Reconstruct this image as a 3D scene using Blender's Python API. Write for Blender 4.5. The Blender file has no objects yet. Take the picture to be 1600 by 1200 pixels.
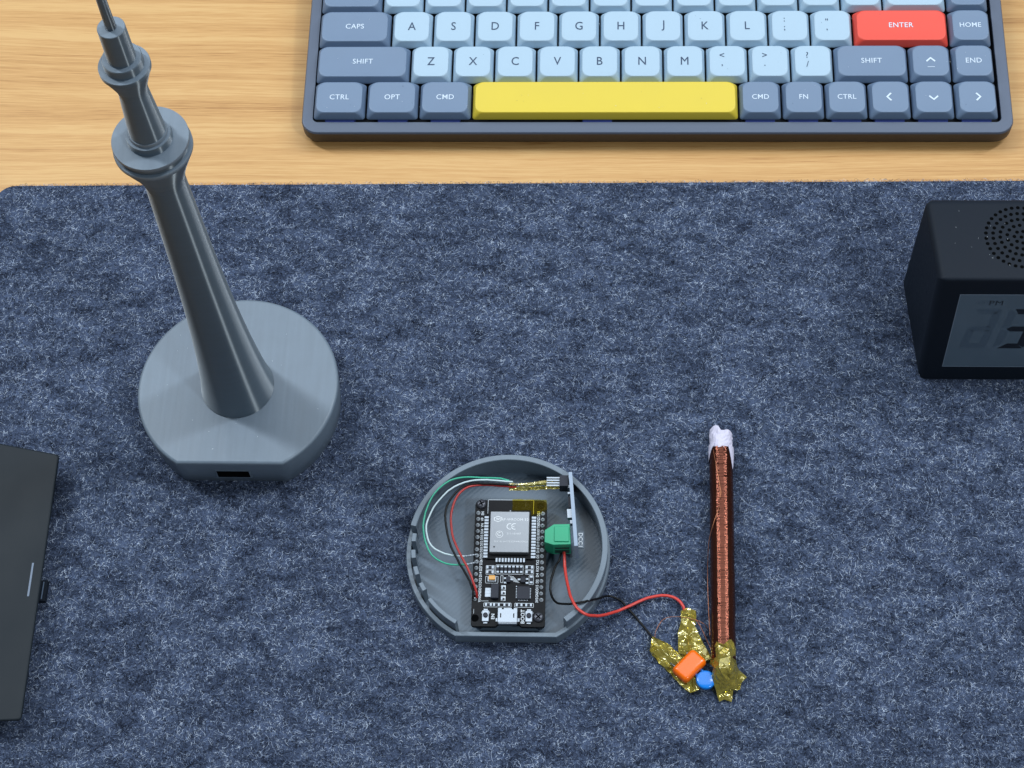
import bpy, math, random
import numpy as np
from mathutils import Vector, Matrix

rnd = random.Random(7)
S = 0.001                      # every length below is written in millimetres
scene = bpy.context.scene
PI = math.pi

# ------------------------------------------------------------------ camera
cam_d = bpy.data.cameras.new('camera')
cam = bpy.data.objects.new('camera', cam_d)
scene.collection.objects.link(cam)
cam_d.sensor_width = 36.0
cam_d.lens = 36.0 * 2823.4 / 1600.0
cam_d.clip_start = 0.02
cam_d.clip_end = 20.0
cam.matrix_world = (Matrix.Translation((0, 0, 0.6674))
                    @ Matrix.Rotation(math.radians(5.429), 4, 'Z')
                    @ Matrix.Rotation(math.radians(90 - 61.806), 4, 'X')
                    @ Matrix.Rotation(math.radians(-4.431), 4, 'Z'))
scene.camera = cam

# ------------------------------------------------------------------ light
world = bpy.data.worlds.new('World')
scene.world = world
world.use_nodes = True
bg = world.node_tree.nodes['Background']
bg.inputs['Color'].default_value = (0.70, 0.84, 1.0, 1)
bg.inputs['Strength'].default_value = 0.13


def area_light(name, loc, target, sx, sy, power, col):
    d = bpy.data.lights.new(name, 'AREA')
    d.shape = 'RECTANGLE'; d.size = sx; d.size_y = sy
    d.energy = power; d.color = col
    o = bpy.data.objects.new(name, d)
    scene.collection.objects.link(o)
    o.location = loc
    dirv = Vector(target) - Vector(loc)
    o.rotation_euler = dirv.to_track_quat('-Z', 'Y').to_euler()
    return o


area_light('ceiling_panel', (-0.05, 1.0, 1.75), (-0.05, 0.36, 0), 1.5, 1.5, 16.5, (0.86, 0.94, 1.0))
area_light('ceiling_tube', (-1.12, 0.95, 1.5), (-0.05, 0.34, 0), 0.17, 1.1, 22, (0.86, 0.94, 1.0))
area_light('ceiling_tube', (1.02, 0.95, 1.5), (-0.02, 0.34, 0), 0.17, 1.1, 17, (0.88, 0.94, 1.0))
area_light('ceiling_spot', (0.80, -0.42, 1.35), (-0.02, 0.34, 0), 0.14, 0.14, 8.5, (0.86, 0.95, 1.0))

vs = scene.view_settings
vs.view_transform = 'Standard'
vs.look = 'None'
vs.exposure = 0.0
vs.gamma = 1.0
vs.use_curve_mapping = False
scene.render.engine = 'CYCLES'
scene.cycles.max_bounces = 8
scene.cycles.transparent_max_bounces = 12
scene.cycles.caustics_reflective = False
scene.cycles.caustics_refractive = False
scene.cycles.use_denoising = True


# ------------------------------------------------------------------ materials
def lin(c):
    return tuple((x / 12.92 if x <= .04045 else ((x + .055) / 1.055) ** 2.4) for x in c)


def rgb(r, g, b):
    return lin((r / 255, g / 255, b / 255)) + (1,)


def mat(name, col, rough=.5, metal=0.0, spec=.5, var=0.0, var_scale=400, bump=0.0, bump_scale=3000,
        aniso=0.0, coat=0.0, stretch=None):
    m = bpy.data.materials.new(name)
    m.use_nodes = True
    nt = m.node_tree; N = nt.nodes; L = nt.links
    p = N['Principled BSDF']
    p.inputs['Base Color'].default_value = col
    p.inputs['Roughness'].default_value = rough
    p.inputs['Metallic'].default_value = metal
    p.inputs['Specular IOR Level'].default_value = spec
    if coat:
        p.inputs['Coat Weight'].default_value = coat
        p.inputs['Coat Roughness'].default_value = .08
    tc = N.new('ShaderNodeTexCoord')
    mp = N.new('ShaderNodeMapping')
    if stretch: mp.inputs['Scale'].default_value = stretch
    L.new(tc.outputs['Object'], mp.inputs['Vector'])
    if var:
        n = N.new('ShaderNodeTexNoise'); n.inputs['Scale'].default_value = var_scale
        n.inputs['Detail'].default_value = 5
        L.new(mp.outputs[0], n.inputs['Vector'])
        mx = N.new('ShaderNodeMix'); mx.data_type = 'RGBA'
        mx.inputs[6].default_value = tuple(c * (1 - var) for c in col[:3]) + (1,)
        mx.inputs[7].default_value = tuple(min(1, c * (1 + var)) for c in col[:3]) + (1,)
        L.new(n.outputs['Fac'], mx.inputs[0])
        L.new(mx.outputs[2], p.inputs['Base Color'])
        rr_ = N.new('ShaderNodeMapRange')
        rr_.inputs[3].default_value = max(0.02, rough - .08); rr_.inputs[4].default_value = min(1, rough + .08)
        L.new(n.outputs['Fac'], rr_.inputs[0]); L.new(rr_.outputs[0], p.inputs['Roughness'])
    if bump:
        n2 = N.new('ShaderNodeTexNoise'); n2.inputs['Scale'].default_value = bump_scale
        n2.inputs['Detail'].default_value = 3
        L.new(mp.outputs[0], n2.inputs['Vector'])
        b = N.new('ShaderNodeBump'); b.inputs['Strength'].default_value = bump
        b.inputs['Distance'].default_value = .0002
        L.new(n2.outputs['Fac'], b.inputs['Height']); L.new(b.outputs[0], p.inputs['Normal'])
    if aniso:
        t = N.new('ShaderNodeTangent'); t.direction_type = 'RADIAL'; t.axis = 'Z'
        p.inputs['Anisotropic'].default_value = aniso
        L.new(t.outputs[0], p.inputs['Tangent'])
    return m


def wood_material():
    m = bpy.data.materials.new('light_oak_veneer')
    m.use_nodes = True
    nt = m.node_tree; N = nt.nodes; L = nt.links
    p = N['Principled BSDF']
    tc = N.new('ShaderNodeTexCoord')
    # slow warp of the grain
    wmap = N.new('ShaderNodeMapping'); wmap.inputs['Scale'].default_value = (5, 14, 1)
    L.new(tc.outputs['Object'], wmap.inputs[0])
    warp = N.new('ShaderNodeTexNoise'); warp.inputs['Scale'].default_value = .8; warp.inputs['Detail'].default_value = 2
    L.new(wmap.outputs[0], warp.inputs['Vector'])
    sub = N.new('ShaderNodeVectorMath'); sub.operation = 'MULTIPLY_ADD'
    sub.inputs[1].default_value = (0.0, .018, 0); L.new(warp.outputs['Color'], sub.inputs[0])
    L.new(tc.outputs['Object'], sub.inputs[2])

    def grain(sx, sy, detail, rough=.6):
        mp = N.new('ShaderNodeMapping'); mp.inputs['Scale'].default_value = (sx, sy, 1)
        L.new(sub.outputs[0], mp.inputs[0])
        n = N.new('ShaderNodeTexNoise'); n.inputs['Scale'].default_value = 1
        n.inputs['Detail'].default_value = detail; n.inputs['Roughness'].default_value = rough
        L.new(mp.outputs[0], n.inputs['Vector'])
        return n.outputs['Fac']
    g1 = grain(2.2, 85, 4, .5)
    g2 = grain(7, 520, 4, .6)
    g3 = grain(60, 2400, 3, .6)
    g0 = grain(1.2, 20, 2)

    def madd(a, k, b=None):
        x = N.new('ShaderNodeMath'); x.operation = 'MULTIPLY_ADD'; L.new(a, x.inputs[0]); x.inputs[1].default_value = k
        if b is None: x.inputs[2].default_value = 0
        else: L.new(b, x.inputs[2])
        return x.outputs[0]
    s = madd(g3, .34, madd(g2, .36, madd(g1, .34, madd(g0, .10))))
    cr = N.new('ShaderNodeValToRGB')
    e = cr.color_ramp.elements
    e[0].position = .45; e[0].color = rgb(160, 112, 60)
    e[1].position = .65; e[1].color = rgb(208, 166, 108)
    k = e.new(.51); k.color = rgb(189, 142, 85)
    k = e.new(.58); k.color = rgb(199, 153, 95)
    L.new(s, cr.inputs[0]); L.new(cr.outputs[0], p.inputs['Base Color'])
    p.inputs['Roughness'].default_value = .48
    b = N.new('ShaderNodeBump'); b.inputs['Strength'].default_value = .25; b.inputs['Distance'].default_value = .0003
    L.new(s, b.inputs['Height']); L.new(b.outputs[0], p.inputs['Normal'])
    return m


def felt_material(name, dark, light, lo=.35, hi=.68, fine=True):
    m = bpy.data.materials.new(name)
    m.use_nodes = True
    nt = m.node_tree; N = nt.nodes; L = nt.links
    p = N['Principled BSDF']
    tc = N.new('ShaderNodeTexCoord')
    mp = N.new('ShaderNodeMapping'); mp.inputs['Scale'].default_value = (1, 1.7, 1)
    L.new(tc.outputs['Object'], mp.inputs[0])
    n1 = N.new('ShaderNodeTexNoise'); n1.inputs['Scale'].default_value = 85; n1.inputs['Detail'].default_value = 6
    n1.inputs['Roughness'].default_value = .62; n1.inputs['Distortion'].default_value = .6
    L.new(mp.outputs[0], n1.inputs['Vector'])
    n2 = N.new('ShaderNodeTexNoise'); n2.inputs['Scale'].default_value = 900 if fine else 300
    n2.inputs['Detail'].default_value = 4; n2.inputs['Distortion'].default_value = 1.5
    L.new(tc.outputs['Object'], n2.inputs['Vector'])
    a = N.new('ShaderNodeMath'); a.operation = 'MULTIPLY_ADD'; a.inputs[1].default_value = .5
    L.new(n1.outputs['Fac'], a.inputs[0])
    c = N.new('ShaderNodeMath'); c.operation = 'MULTIPLY'; c.inputs[1].default_value = .5
    L.new(n2.outputs['Fac'], c.inputs[0]); L.new(c.outputs[0], a.inputs[2])
    cr = N.new('ShaderNodeValToRGB')
    cr.color_ramp.elements[0].position = lo; cr.color_ramp.elements[0].color = dark
    cr.color_ramp.elements[1].position = hi; cr.color_ramp.elements[1].color = light
    L.new(a.outputs[0], cr.inputs[0]); L.new(cr.outputs[0], p.inputs['Base Color'])
    p.inputs['Roughness'].default_value = .95
    p.inputs['Specular IOR Level'].default_value = .15
    b = N.new('ShaderNodeBump'); b.inputs['Strength'].default_value = .8; b.inputs['Distance'].default_value = .0008
    L.new(a.outputs[0], b.inputs['Height']); L.new(b.outputs[0], p.inputs['Normal'])
    return m


def tape_material(name, dens):
    m = bpy.data.materials.new(name)
    m.use_nodes = True
    nt = m.node_tree; N = nt.nodes; L = nt.links
    p = N['Principled BSDF']
    p.inputs['Base Color'].default_value = (1, .80, .14, 1)
    p.inputs['Roughness'].default_value = .3
    p.inputs['Specular IOR Level'].default_value = .3
    out = N['Material Output']
    tr = N.new('ShaderNodeBsdfTransparent'); tr.inputs[0].default_value = (.95, .88, .45, 1)
    mix = N.new('ShaderNodeMixShader'); mix.inputs[0].default_value = dens
    L.new(tr.outputs[0], mix.inputs[1]); L.new(p.outputs[0], mix.inputs[2])
    gl = N.new('ShaderNodeBsdfGlossy'); gl.inputs['Color'].default_value = (1, .96, .62, 1); gl.inputs['Roughness'].default_value = .13
    fr = N.new('ShaderNodeFresnel'); fr.inputs['IOR'].default_value = 1.95 if dens > .05 else 1.07
    tc = N.new('ShaderNodeTexCoord'); nz = N.new('ShaderNodeTexNoise'); nz.inputs['Scale'].default_value = 230
    nz.inputs['Distortion'].default_value = 1.2; nz.inputs['Detail'].default_value = 1.5
    L.new(tc.outputs['Object'], nz.inputs['Vector'])
    bp = N.new('ShaderNodeBump'); bp.inputs['Strength'].default_value = 0.75 if dens > .05 else .15; bp.inputs['Distance'].default_value = .0012
    L.new(nz.outputs['Fac'], bp.inputs['Height'])
    for nd in (gl, fr, p): L.new(bp.outputs[0], nd.inputs['Normal'])
    mix2 = N.new('ShaderNodeMixShader'); L.new(fr.outputs[0], mix2.inputs[0])
    L.new(mix.outputs[0], mix2.inputs[1]); L.new(gl.outputs[0], mix2.inputs[2])
    L.new(mix2.outputs[0], out.inputs['Surface'])
    return m


M = {}
M['wood'] = wood_material()
M['felt'] = felt_material('charcoal_felt', rgb(27, 33, 46), rgb(82, 95, 122), .36, .64)
M['fib_l'] = felt_material('pale_felt_fibre', rgb(92, 110, 144), rgb(218, 231, 250), .4, .62, False)
M['fib_m'] = felt_material('grey_felt_fibre', rgb(48, 59, 84), rgb(122, 140, 174), .4, .62, False)
M['fib_d'] = felt_material('dark_felt_fibre', rgb(11, 14, 22), rgb(36, 44, 61), .4, .62, False)
M['print'] = mat('grey_printed_plastic', rgb(111, 125, 139), .42, var=.08, var_scale=160, bump=.12, bump_scale=900)
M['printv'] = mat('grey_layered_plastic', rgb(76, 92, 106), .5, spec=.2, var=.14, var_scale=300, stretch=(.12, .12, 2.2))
M['case'] = mat('anodised_case', rgb(82, 92, 110), .45, metal=.2, var=.04, bump=.08)
M['case_side'] = mat('shade_toned_case_side', rgb(52, 49, 50), .5, metal=.1, var=.05)  # shadow on the case's side walls is put into this darker tone
M['recess'] = mat('dark_plate', rgb(30, 36, 48), .6)
M['switch'] = mat('blue_switch_plastic', rgb(70, 88, 165), .4)
M['kwhite'] = mat('pale_keycap', rgb(164, 188, 206), .5, var=.04, var_scale=60, bump=.05)
M['kgrey'] = mat('slate_keycap', rgb(106, 126, 152), .46, var=.07, var_scale=60, bump=.05)
M['kyellow'] = mat('yellow_keycap', rgb(214, 190, 58), .48, var=.04, var_scale=60)
M['kred'] = mat('coral_keycap', rgb(226, 76, 60), .48, var=.04, var_scale=60)
M['ldark'] = mat('dark_legend', rgb(46, 66, 94), .6)
M['lwhite'] = mat('white_legend', rgb(206, 220, 234), .6)
M['black'] = mat('matte_black_plastic', rgb(23, 30, 40), .55, spec=.14, var=.08, var_scale=500, bump=.12, bump_scale=5000)
M['black2'] = mat('black_device_plastic', rgb(23, 31, 38), .5, spec=.18, var=.06, var_scale=40)
M['hole'] = mat('dark_opening', rgb(4, 5, 6), .9, spec=.04)
M['lcd'] = mat('lcd_glass', rgb(86, 102, 116), .14, var=.05, var_scale=60)
M['lcd_on'] = mat('lcd_segment_dark', rgb(16, 22, 30), .4)
M['lcd_off'] = mat('lcd_segment_faint', rgb(76, 92, 107), .3)
M['pcb'] = mat('black_solder_mask', rgb(9, 11, 16), .55, spec=.2, var=.2, var_scale=900)
M['pcb_edge'] = mat('pale_board_edge', rgb(150, 166, 186), .5)
M['tin'] = mat('tinned_metal', rgb(158, 166, 176), .36, metal=.8, var=.1, var_scale=1500)
M['shield'] = mat('brushed_shield', rgb(142, 146, 152), .42, metal=.7, var=.08, var_scale=900, bump=.1)
M['solder'] = mat('dull_solder', rgb(196, 204, 212), .3, metal=.45)
M['silk'] = mat('white_silkscreen', rgb(214, 222, 230), .7)
M['etch'] = mat('pale_laser_marking', rgb(226, 230, 234), .7)
M['chip'] = mat('black_chip_epoxy', rgb(34, 38, 50), .5, spec=.3, var=.1)
M['ceramic'] = mat('tan_capacitor', rgb(222, 166, 92), .5)
M['screw'] = mat('black_screw', rgb(74, 76, 84), .35, metal=.5)
M['green_pl'] = mat('green_terminal_plastic', rgb(34, 158, 116), .4, var=.04)
M['gdark'] = mat('terminal_slot', rgb(10, 58, 46), .6)
M['w_green'] = mat('green_wire', rgb(62, 168, 138), .35)
M['w_red_dark'] = mat('dark_red_wire', rgb(168, 44, 40), .35)
M['w_white'] = mat('white_wire', rgb(196, 214, 220), .35)
M['w_black'] = mat('black_wire', rgb(10, 11, 13), .45, spec=.3)
M['w_red'] = mat('red_wire', rgb(206, 66, 58), .35)
M['copper'] = mat('enamelled_copper', (.12, .038, .023, 1), .12, metal=.85, var=.2, var_scale=700)
M['copper_w'] = mat('copper_strand', (.36, .14, .07, 1), .3, metal=.8)
M['paper'] = mat('white_paper', rgb(206, 202, 222), .75, var=.05, bump=.4, bump_scale=900)
M['ferrite'] = mat('ferrite_core', rgb(50, 50, 56), .6)
M['orange'] = mat('orange_epoxy', rgb(250, 110, 8), .22, coat=.2, bump=.4, bump_scale=300)
M['blue'] = mat('blue_epoxy', rgb(14, 124, 222), .2, coat=.2)
M['tape'] = tape_material('amber_polyimide_tape', .2)
M['tape_flat'] = tape_material('thin_amber_tape', .012)


def add_streak(m, fac, rough, an):
    # fine horizontal layer lines: gloss drawn out vertically
    nt = m.node_tree; N = nt.nodes; L = nt.links
    p = N['Principled BSDF']; out = N['Material Output']
    g = N.new('ShaderNodeBsdfAnisotropic'); g.inputs['Roughness'].default_value = rough; g.inputs['Anisotropy'].default_value = an
    g.inputs['Color'].default_value = (.9, .96, 1, 1)
    t = N.new('ShaderNodeTangent'); t.direction_type = 'RADIAL'; t.axis = 'Z'; L.new(t.outputs[0], g.inputs['Tangent'])
    mx = N.new('ShaderNodeMixShader'); mx.inputs[0].default_value = fac
    L.new(p.outputs[0], mx.inputs[1]); L.new(g.outputs[0], mx.inputs[2]); L.new(mx.outputs[0], out.inputs['Surface'])


add_streak(M['printv'], .095, .44, .82)


def add_layers(m, pitch=.0007, k=.35):
    nt = m.node_tree; N = nt.nodes; L = nt.links
    p = N['Principled BSDF']
    tc = N.new('ShaderNodeTexCoord'); mp = N.new('ShaderNodeMapping'); mp.inputs['Rotation'].default_value = (0, 0, math.radians(40))
    mp.inputs['Scale'].default_value = (.35, .02, 1.0)
    L.new(tc.outputs['Object'], mp.inputs[0])
    n = N.new('ShaderNodeTexNoise'); n.inputs['Scale'].default_value = 1 / pitch; n.inputs['Detail'].default_value = 1
    L.new(mp.outputs[0], n.inputs['Vector'])
    b = N.new('ShaderNodeBump'); b.inputs['Strength'].default_value = k; b.inputs['Distance'].default_value = .00015
    L.new(n.outputs['Fac'], b.inputs['Height'])
    src = p.inputs['Normal'].links
    if src: L.new(src[0].from_socket, b.inputs['Normal'])
    L.new(b.outputs[0], p.inputs['Normal'])
    # the same lines also tint the plastic a little
    c0 = p.inputs['Base Color'].links[0].from_socket
    mx = N.new('ShaderNodeMix'); mx.data_type = 'RGBA'; mx.blend_type = 'MULTIPLY'; mx.inputs[0].default_value = .16
    L.new(c0, mx.inputs[6]); L.new(n.outputs['Fac'], mx.inputs[7]); L.new(mx.outputs[2], p.inputs['Base Color'])


add_layers(M['print'])


# ------------------------------------------------------------------ mesh tools
class MB:
    """collects faces for one mesh, coordinates in millimetres"""
    def __init__(s):
        s.v = []; s.f = []; s.mi = []; s.sm = []; s.cur = 0; s.smooth = False

    def add(s, vs, fs, smooth=None):
        b = len(s.v)
        s.v += [tuple(v) for v in vs]
        for f in fs:
            s.f.append(tuple(b + i for i in f)); s.mi.append(s.cur)
            s.sm.append(s.smooth if smooth is None else smooth)
        return s

    def loft(s, loops, cap0=True, cap1=True, smooth=False):
        n = len(loops[0]); vs = [p for l in loops for p in l]; fs = []
        for k in range(len(loops) - 1):
            for i in range(n):
                j = (i + 1) % n
                fs.append((k * n + i, k * n + j, (k + 1) * n + j, (k + 1) * n + i))
        s.add(vs, fs, smooth)
        b = len(s.v) - len(vs)
        if cap0: s.f.append(tuple(b + i for i in reversed(range(n)))); s.mi.append(s.cur); s.sm.append(False)
        if cap1: s.f.append(tuple(b + (len(loops) - 1) * n + i for i in range(n))); s.mi.append(s.cur); s.sm.append(False)
        return s

    def box(s, x0, x1, y0, y1, z0, z1, b=0.0):
        if b <= 0:
            l = lambda z: [(x0, y0, z), (x1, y0, z), (x1, y1, z), (x0, y1, z)]
            return s.loft([l(z0), l(z1)])
        cx, cy, w, h = (x0 + x1) / 2, (y0 + y1) / 2, x1 - x0, y1 - y0
        return s.loft([rr(w - b, h - b, b * .6, 2, z0, cx, cy), rr(w, h, b, 2, z0 + b * .5, cx, cy),
                       rr(w, h, b, 2, z1 - b * .6, cx, cy), rr(w - b * 1.1, h - b * 1.1, b * .5, 2, z1, cx, cy)])

    def obox(s, o, ax, ay, az):
        o, ax, ay, az = Vector(o), Vector(ax), Vector(ay), Vector(az)
        l = lambda q: [o + q, o + q + ax, o + q + ax + ay, o + q + ay]
        return s.loft([l(Vector((0, 0, 0))), l(az)])

    def lathe(s, prof, n=64, c=(0, 0), cap0=True, cap1=True, smooth=True, lean=(0, 0, 0)):
        loops = []
        for r, z in prof:
            ox = c[0] + lean[0] * (z - lean[2]); oy = c[1] + lean[1] * (z - lean[2])
            loops.append([(ox + r * math.cos(2 * PI * i / n), oy + r * math.sin(2 * PI * i / n), z) for i in range(n)])
        return s.loft(loops, cap0, cap1, smooth)

    def tube(s, pts, r, n=8, smooth=True):
        pts = [Vector(p) for p in pts]; loops = []; up = Vector((0, 0, 1)); prev = None
        for i, p in enumerate(pts):
            t = (pts[min(i + 1, len(pts) - 1)] - pts[max(i - 1, 0)]).normalized()
            if prev is None:
                a = t.cross(up)
                if a.length < 1e-3: a = t.cross(Vector((1, 0, 0)))
                a.normalize()
            else:
                a = (prev - t * prev.dot(t)).normalized()
            prev = a; b = t.cross(a)
            rad = r[i] if isinstance(r, (list, tuple)) else r
            loops.append([p + (a * math.cos(2 * PI * k / n) + b * math.sin(2 * PI * k / n)) * rad for k in range(n)])
        return s.loft(loops, True, True, smooth)

    def cyl(s, x, y, z0, z1, r, n=16, r2=None, smooth=True):
        return s.lathe([(r, z0), (r if r2 is None else r2, z1)], n, (x, y), smooth=smooth)


def rr(w, h, r, n, z, cx=0, cy=0):
    r = min(r, w / 2 - 1e-4, h / 2 - 1e-4); P = []
    for (sx, sy, a0) in ((1, 1, 0), (-1, 1, 90), (-1, -1, 180), (1, -1, 270)):
        for k in range(n + 1):
            a = math.radians(a0 + 90 * k / n)
            P.append((cx + sx * (w / 2 - r) + r * math.cos(a), cy + sy * (h / 2 - r) + r * math.sin(a), z))
    return P


def spline(pts, k=8):
    pts = [Vector(p) for p in pts]; out = []
    P = [pts[0] * 2 - pts[1]] + pts + [pts[-1] * 2 - pts[-2]]
    for i in range(1, len(P) - 2):
        a, b, c, d = P[i - 1], P[i], P[i + 1], P[i + 2]
        for j in range(k):
            t = j / k
            out.append(.5 * ((2 * b) + (c - a) * t + (2 * a - 5 * b + 4 * c - d) * t * t + (3 * b - a - 3 * c + d) * t ** 3))
    out.append(pts[-1]); return out


WL = {}          # world location (mm) of every Empty


def thing(name, label, cat, loc=(0, 0, 0), group=None, rot=(0, 0, 0)):
    o = bpy.data.objects.new(name, None)
    scene.collection.objects.link(o)
    o.empty_display_size = .01
    o.location = [c * S for c in loc]; o.rotation_euler = rot
    WL[o.name] = Vector(loc)
    o['label'] = label; o['category'] = cat
    if group: o['group'] = group
    return o


def mesh(name, mb, mats, off=(0, 0, 0)):
    me = bpy.data.meshes.new(name)
    off = Vector(off)
    me.from_pydata([tuple((Vector(v) - off) * S) for v in mb.v], [], mb.f)
    for m_ in (mats if isinstance(mats, (list, tuple)) else [mats]):
        me.materials.append(M[m_] if isinstance(m_, str) else m_)
    me.polygons.foreach_set('material_index', mb.mi)
    me.polygons.foreach_set('use_smooth', mb.sm)
    me.update()
    return me


def obj(name, mb, mats, parent=None, local=False):
    """one mesh object; coordinates are world mm (local=True: already in the parent's frame)"""
    off = Vector((0, 0, 0))
    if parent is not None and not local:
        off = WL.get(parent.name, Vector((0, 0, 0)))
    o = bpy.data.objects.new(name, mesh(name, mb, mats, off))
    scene.collection.objects.link(o)
    if parent is not None:
        o.parent = parent
        WL[o.name] = off if not local else Vector((0, 0, 0))
    return o


def tag(o, label, cat, group=None, kind=None):
    if label: o['label'] = label
    if cat: o['category'] = cat
    if group: o['group'] = group
    if kind: o['kind'] = kind
    return o


_tc = {}


def text_geo(s, size, wide=1.0, bold=0.0):
    key = (s, round(size, 3), wide, bold)
    if key in _tc: return _tc[key]
    cu = bpy.data.curves.new('lettering', 'FONT'); cu.body = s; cu.size = size
    cu.align_x = 'CENTER'; cu.align_y = 'CENTER'; cu.offset = bold; cu.space_character = 1.06
    cu.resolution_u = 3
    t = bpy.data.objects.new('lettering', cu); scene.collection.objects.link(t)
    dg = bpy.context.evaluated_depsgraph_get()
    me = bpy.data.meshes.new_from_object(t.evaluated_get(dg))
    vs = [(v.co.x * wide, v.co.y, 0.0) for v in me.vertices]; fs = [tuple(p.vertices) for p in me.polygons]
    if vs:
        cy = (max(v[1] for v in vs) + min(v[1] for v in vs)) / 2
        cx = (max(v[0] for v in vs) + min(v[0] for v in vs)) / 2
        vs = [(x - cx, y - cy, z) for x, y, z in vs]
    bpy.data.objects.remove(t); bpy.data.curves.remove(cu); bpy.data.meshes.remove(me)
    _tc[key] = (vs, fs); return vs, fs


def put_text(mb, s, size, o, ux=(1, 0, 0), uy=(0, 1, 0), wide=1.0, bold=0.0):
    vs, fs = text_geo(s, size, wide, bold)
    o, ux, uy = Vector(o), Vector(ux), Vector(uy)
    mb.add([o + ux * x + uy * y for x, y, z in vs], fs, False)
    return mb


def text_material_warm():
    # loading the font objects once, before anything depends on them
    text_geo('A', 1)


# ================================================================== setting
d = MB(); d.box(-1500, 1500, -900, 1500, -25, 0)
desk = tag(obj('desk', d, 'wood'), None, None, kind='structure')

# ------------------------------------------------------------------ felt mat
def felt_mat():
    t = thing('desk_mat', 'charcoal grey wool felt mat covering the front of the wooden desk', 'desk mat', (0, 250, 0))
    w = 700; h = 400
    ca, sa = math.cos(math.radians(.44)), math.sin(math.radians(.44))
    # back left corner near (-268, 454)
    loops = []
    for z, ins in ((0.05, 0), (2.2, 0), (2.9, .5), (3.0, 1.2)):
        L_ = rr(w - 2 * ins, h - 2 * ins, 9 - ins, 8, z, w / 2, -h / 2)
        loops.append([(-268 + x * ca - y * sa, 454.2 + x * sa + y * ca, z) for x, y, z in L_])
    mb = MB(); mb.loft(loops)
    obj('felt_sheet', mb, 'felt', t)
    rng = np.random.default_rng(3)
    n = 480000
    # the part of the mat the picture shows, plus a margin
    x = rng.uniform(-268, 262, n); y = rng.uniform(150, 458.5, n)
    edge = 454.2 + (x + 268) * math.tan(math.radians(.44))
    ok = (y < edge + .15) & ~((x < -262) & (y > edge - 6))
    x, y, edge = x[ok], y[ok], edge[ok]; n = len(x)
    ln = rng.gamma(3.0, .38, n) + .4; ln = np.minimum(ln, 5.5)
    a = rng.uniform(0, 2 * PI, n); curl = rng.normal(0, 1.05, n) / np.sqrt(ln) * 1.2
    wd = rng.uniform(.03, .065, n)
    z0 = 3.02 + rng.random(n) * .32; lift = rng.random(n) ** 2 * .55
    K = 5
    P = np.zeros((n, K, 3)); px, py, aa = x.copy(), y.copy(), a.copy()
    D = np.zeros((n, K, 2))
    for k in range(K):
        P[:, k, 0] = px; P[:, k, 1] = py
        P[:, k, 2] = z0 + lift * math.sin(PI * k / (K - 1))
        D[:, k, 0] = -np.sin(aa); D[:, k, 1] = np.cos(aa)
        px = px + np.cos(aa) * ln / (K - 1); py = py + np.sin(aa) * ln / (K - 1)
        aa = aa + curl + rng.normal(0, .25, n)
    over = P[:, :, 1].max(1) > edge + .8
    P[over, :, 1] -= (P[over, :, 1].max(1) - edge[over])[:, None]
    taper = np.array([.5, 1, 1, .9, .4])[None, :, None]
    A = P.copy(); B = P.copy()
    A[:, :, :2] += D * wd[:, None, None] * taper; B[:, :, :2] -= D * wd[:, None, None] * taper
    tilt_ = rng.normal(0, .5, n)[:, None] * wd[:, None]
    A[:, :, 2] += tilt_; B[:, :, 2] -= tilt_
    V = np.stack([A, B], 2).reshape(-1, 3)
    V -= np.array([0, 250, 0])
    base = (np.arange(n) * K * 2)[:, None]
    q = []
    for k in range(K - 1):
        q.append(np.stack([base[:, 0] + 2 * k, base[:, 0] + 2 * k + 1, base[:, 0] + 2 * k + 3, base[:, 0] + 2 * k + 2], 1))
    Q = np.stack(q, 1).reshape(-1)
    me = bpy.data.meshes.new('felt_fibre')
    me.vertices.add(len(V)); me.vertices.foreach_set('co', (V * S).astype(np.float32).ravel())
    nf = n * (K - 1)
    me.loops.add(nf * 4); me.loops.foreach_set('vertex_index', Q.astype(np.int32))
    me.polygons.add(nf); me.polygons.foreach_set('loop_start', np.arange(0, nf * 4, 4, dtype=np.int32))
    mi = rng.choice([0, 1, 2], n, p=[.26, .34, .40]); me.polygons.foreach_set('material_index', np.repeat(mi, K - 1).astype(np.int32))
    me.polygons.foreach_set('use_smooth', np.ones(nf, bool))
    me.update(calc_edges=True)
    for k in ('fib_l', 'fib_m', 'fib_d'): me.materials.append(M[k])
    o = bpy.data.objects.new('felt_fibre', me); scene.collection.objects.link(o); o.parent = t
    o['kind'] = 'stuff'
    # a few long stray hairs lying on the mat
    mb = MB()
    for _ in range(260):
        hx, hy = rnd.uniform(-262, 200), rnd.uniform(190, 450)
        an = rnd.uniform(0, 2 * PI); cv = rnd.gauss(0, .28); L_ = rnd.uniform(3, 9); pts = []
        for k in range(7):
            pts.append((hx, hy, 3.7 + .5 * math.sin(PI * k / 6)))
            hx += math.cos(an) * L_ / 6; hy += math.sin(an) * L_ / 6; an += cv
        mb.tube(pts, rnd.uniform(.03, .06), 4)
    o = obj('stray_hair', mb, 'fib_l', t); o['kind'] = 'stuff'


felt_mat()
text_material_warm()


# ------------------------------------------------------------------ keyboard
PITCH = 19.05


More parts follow.
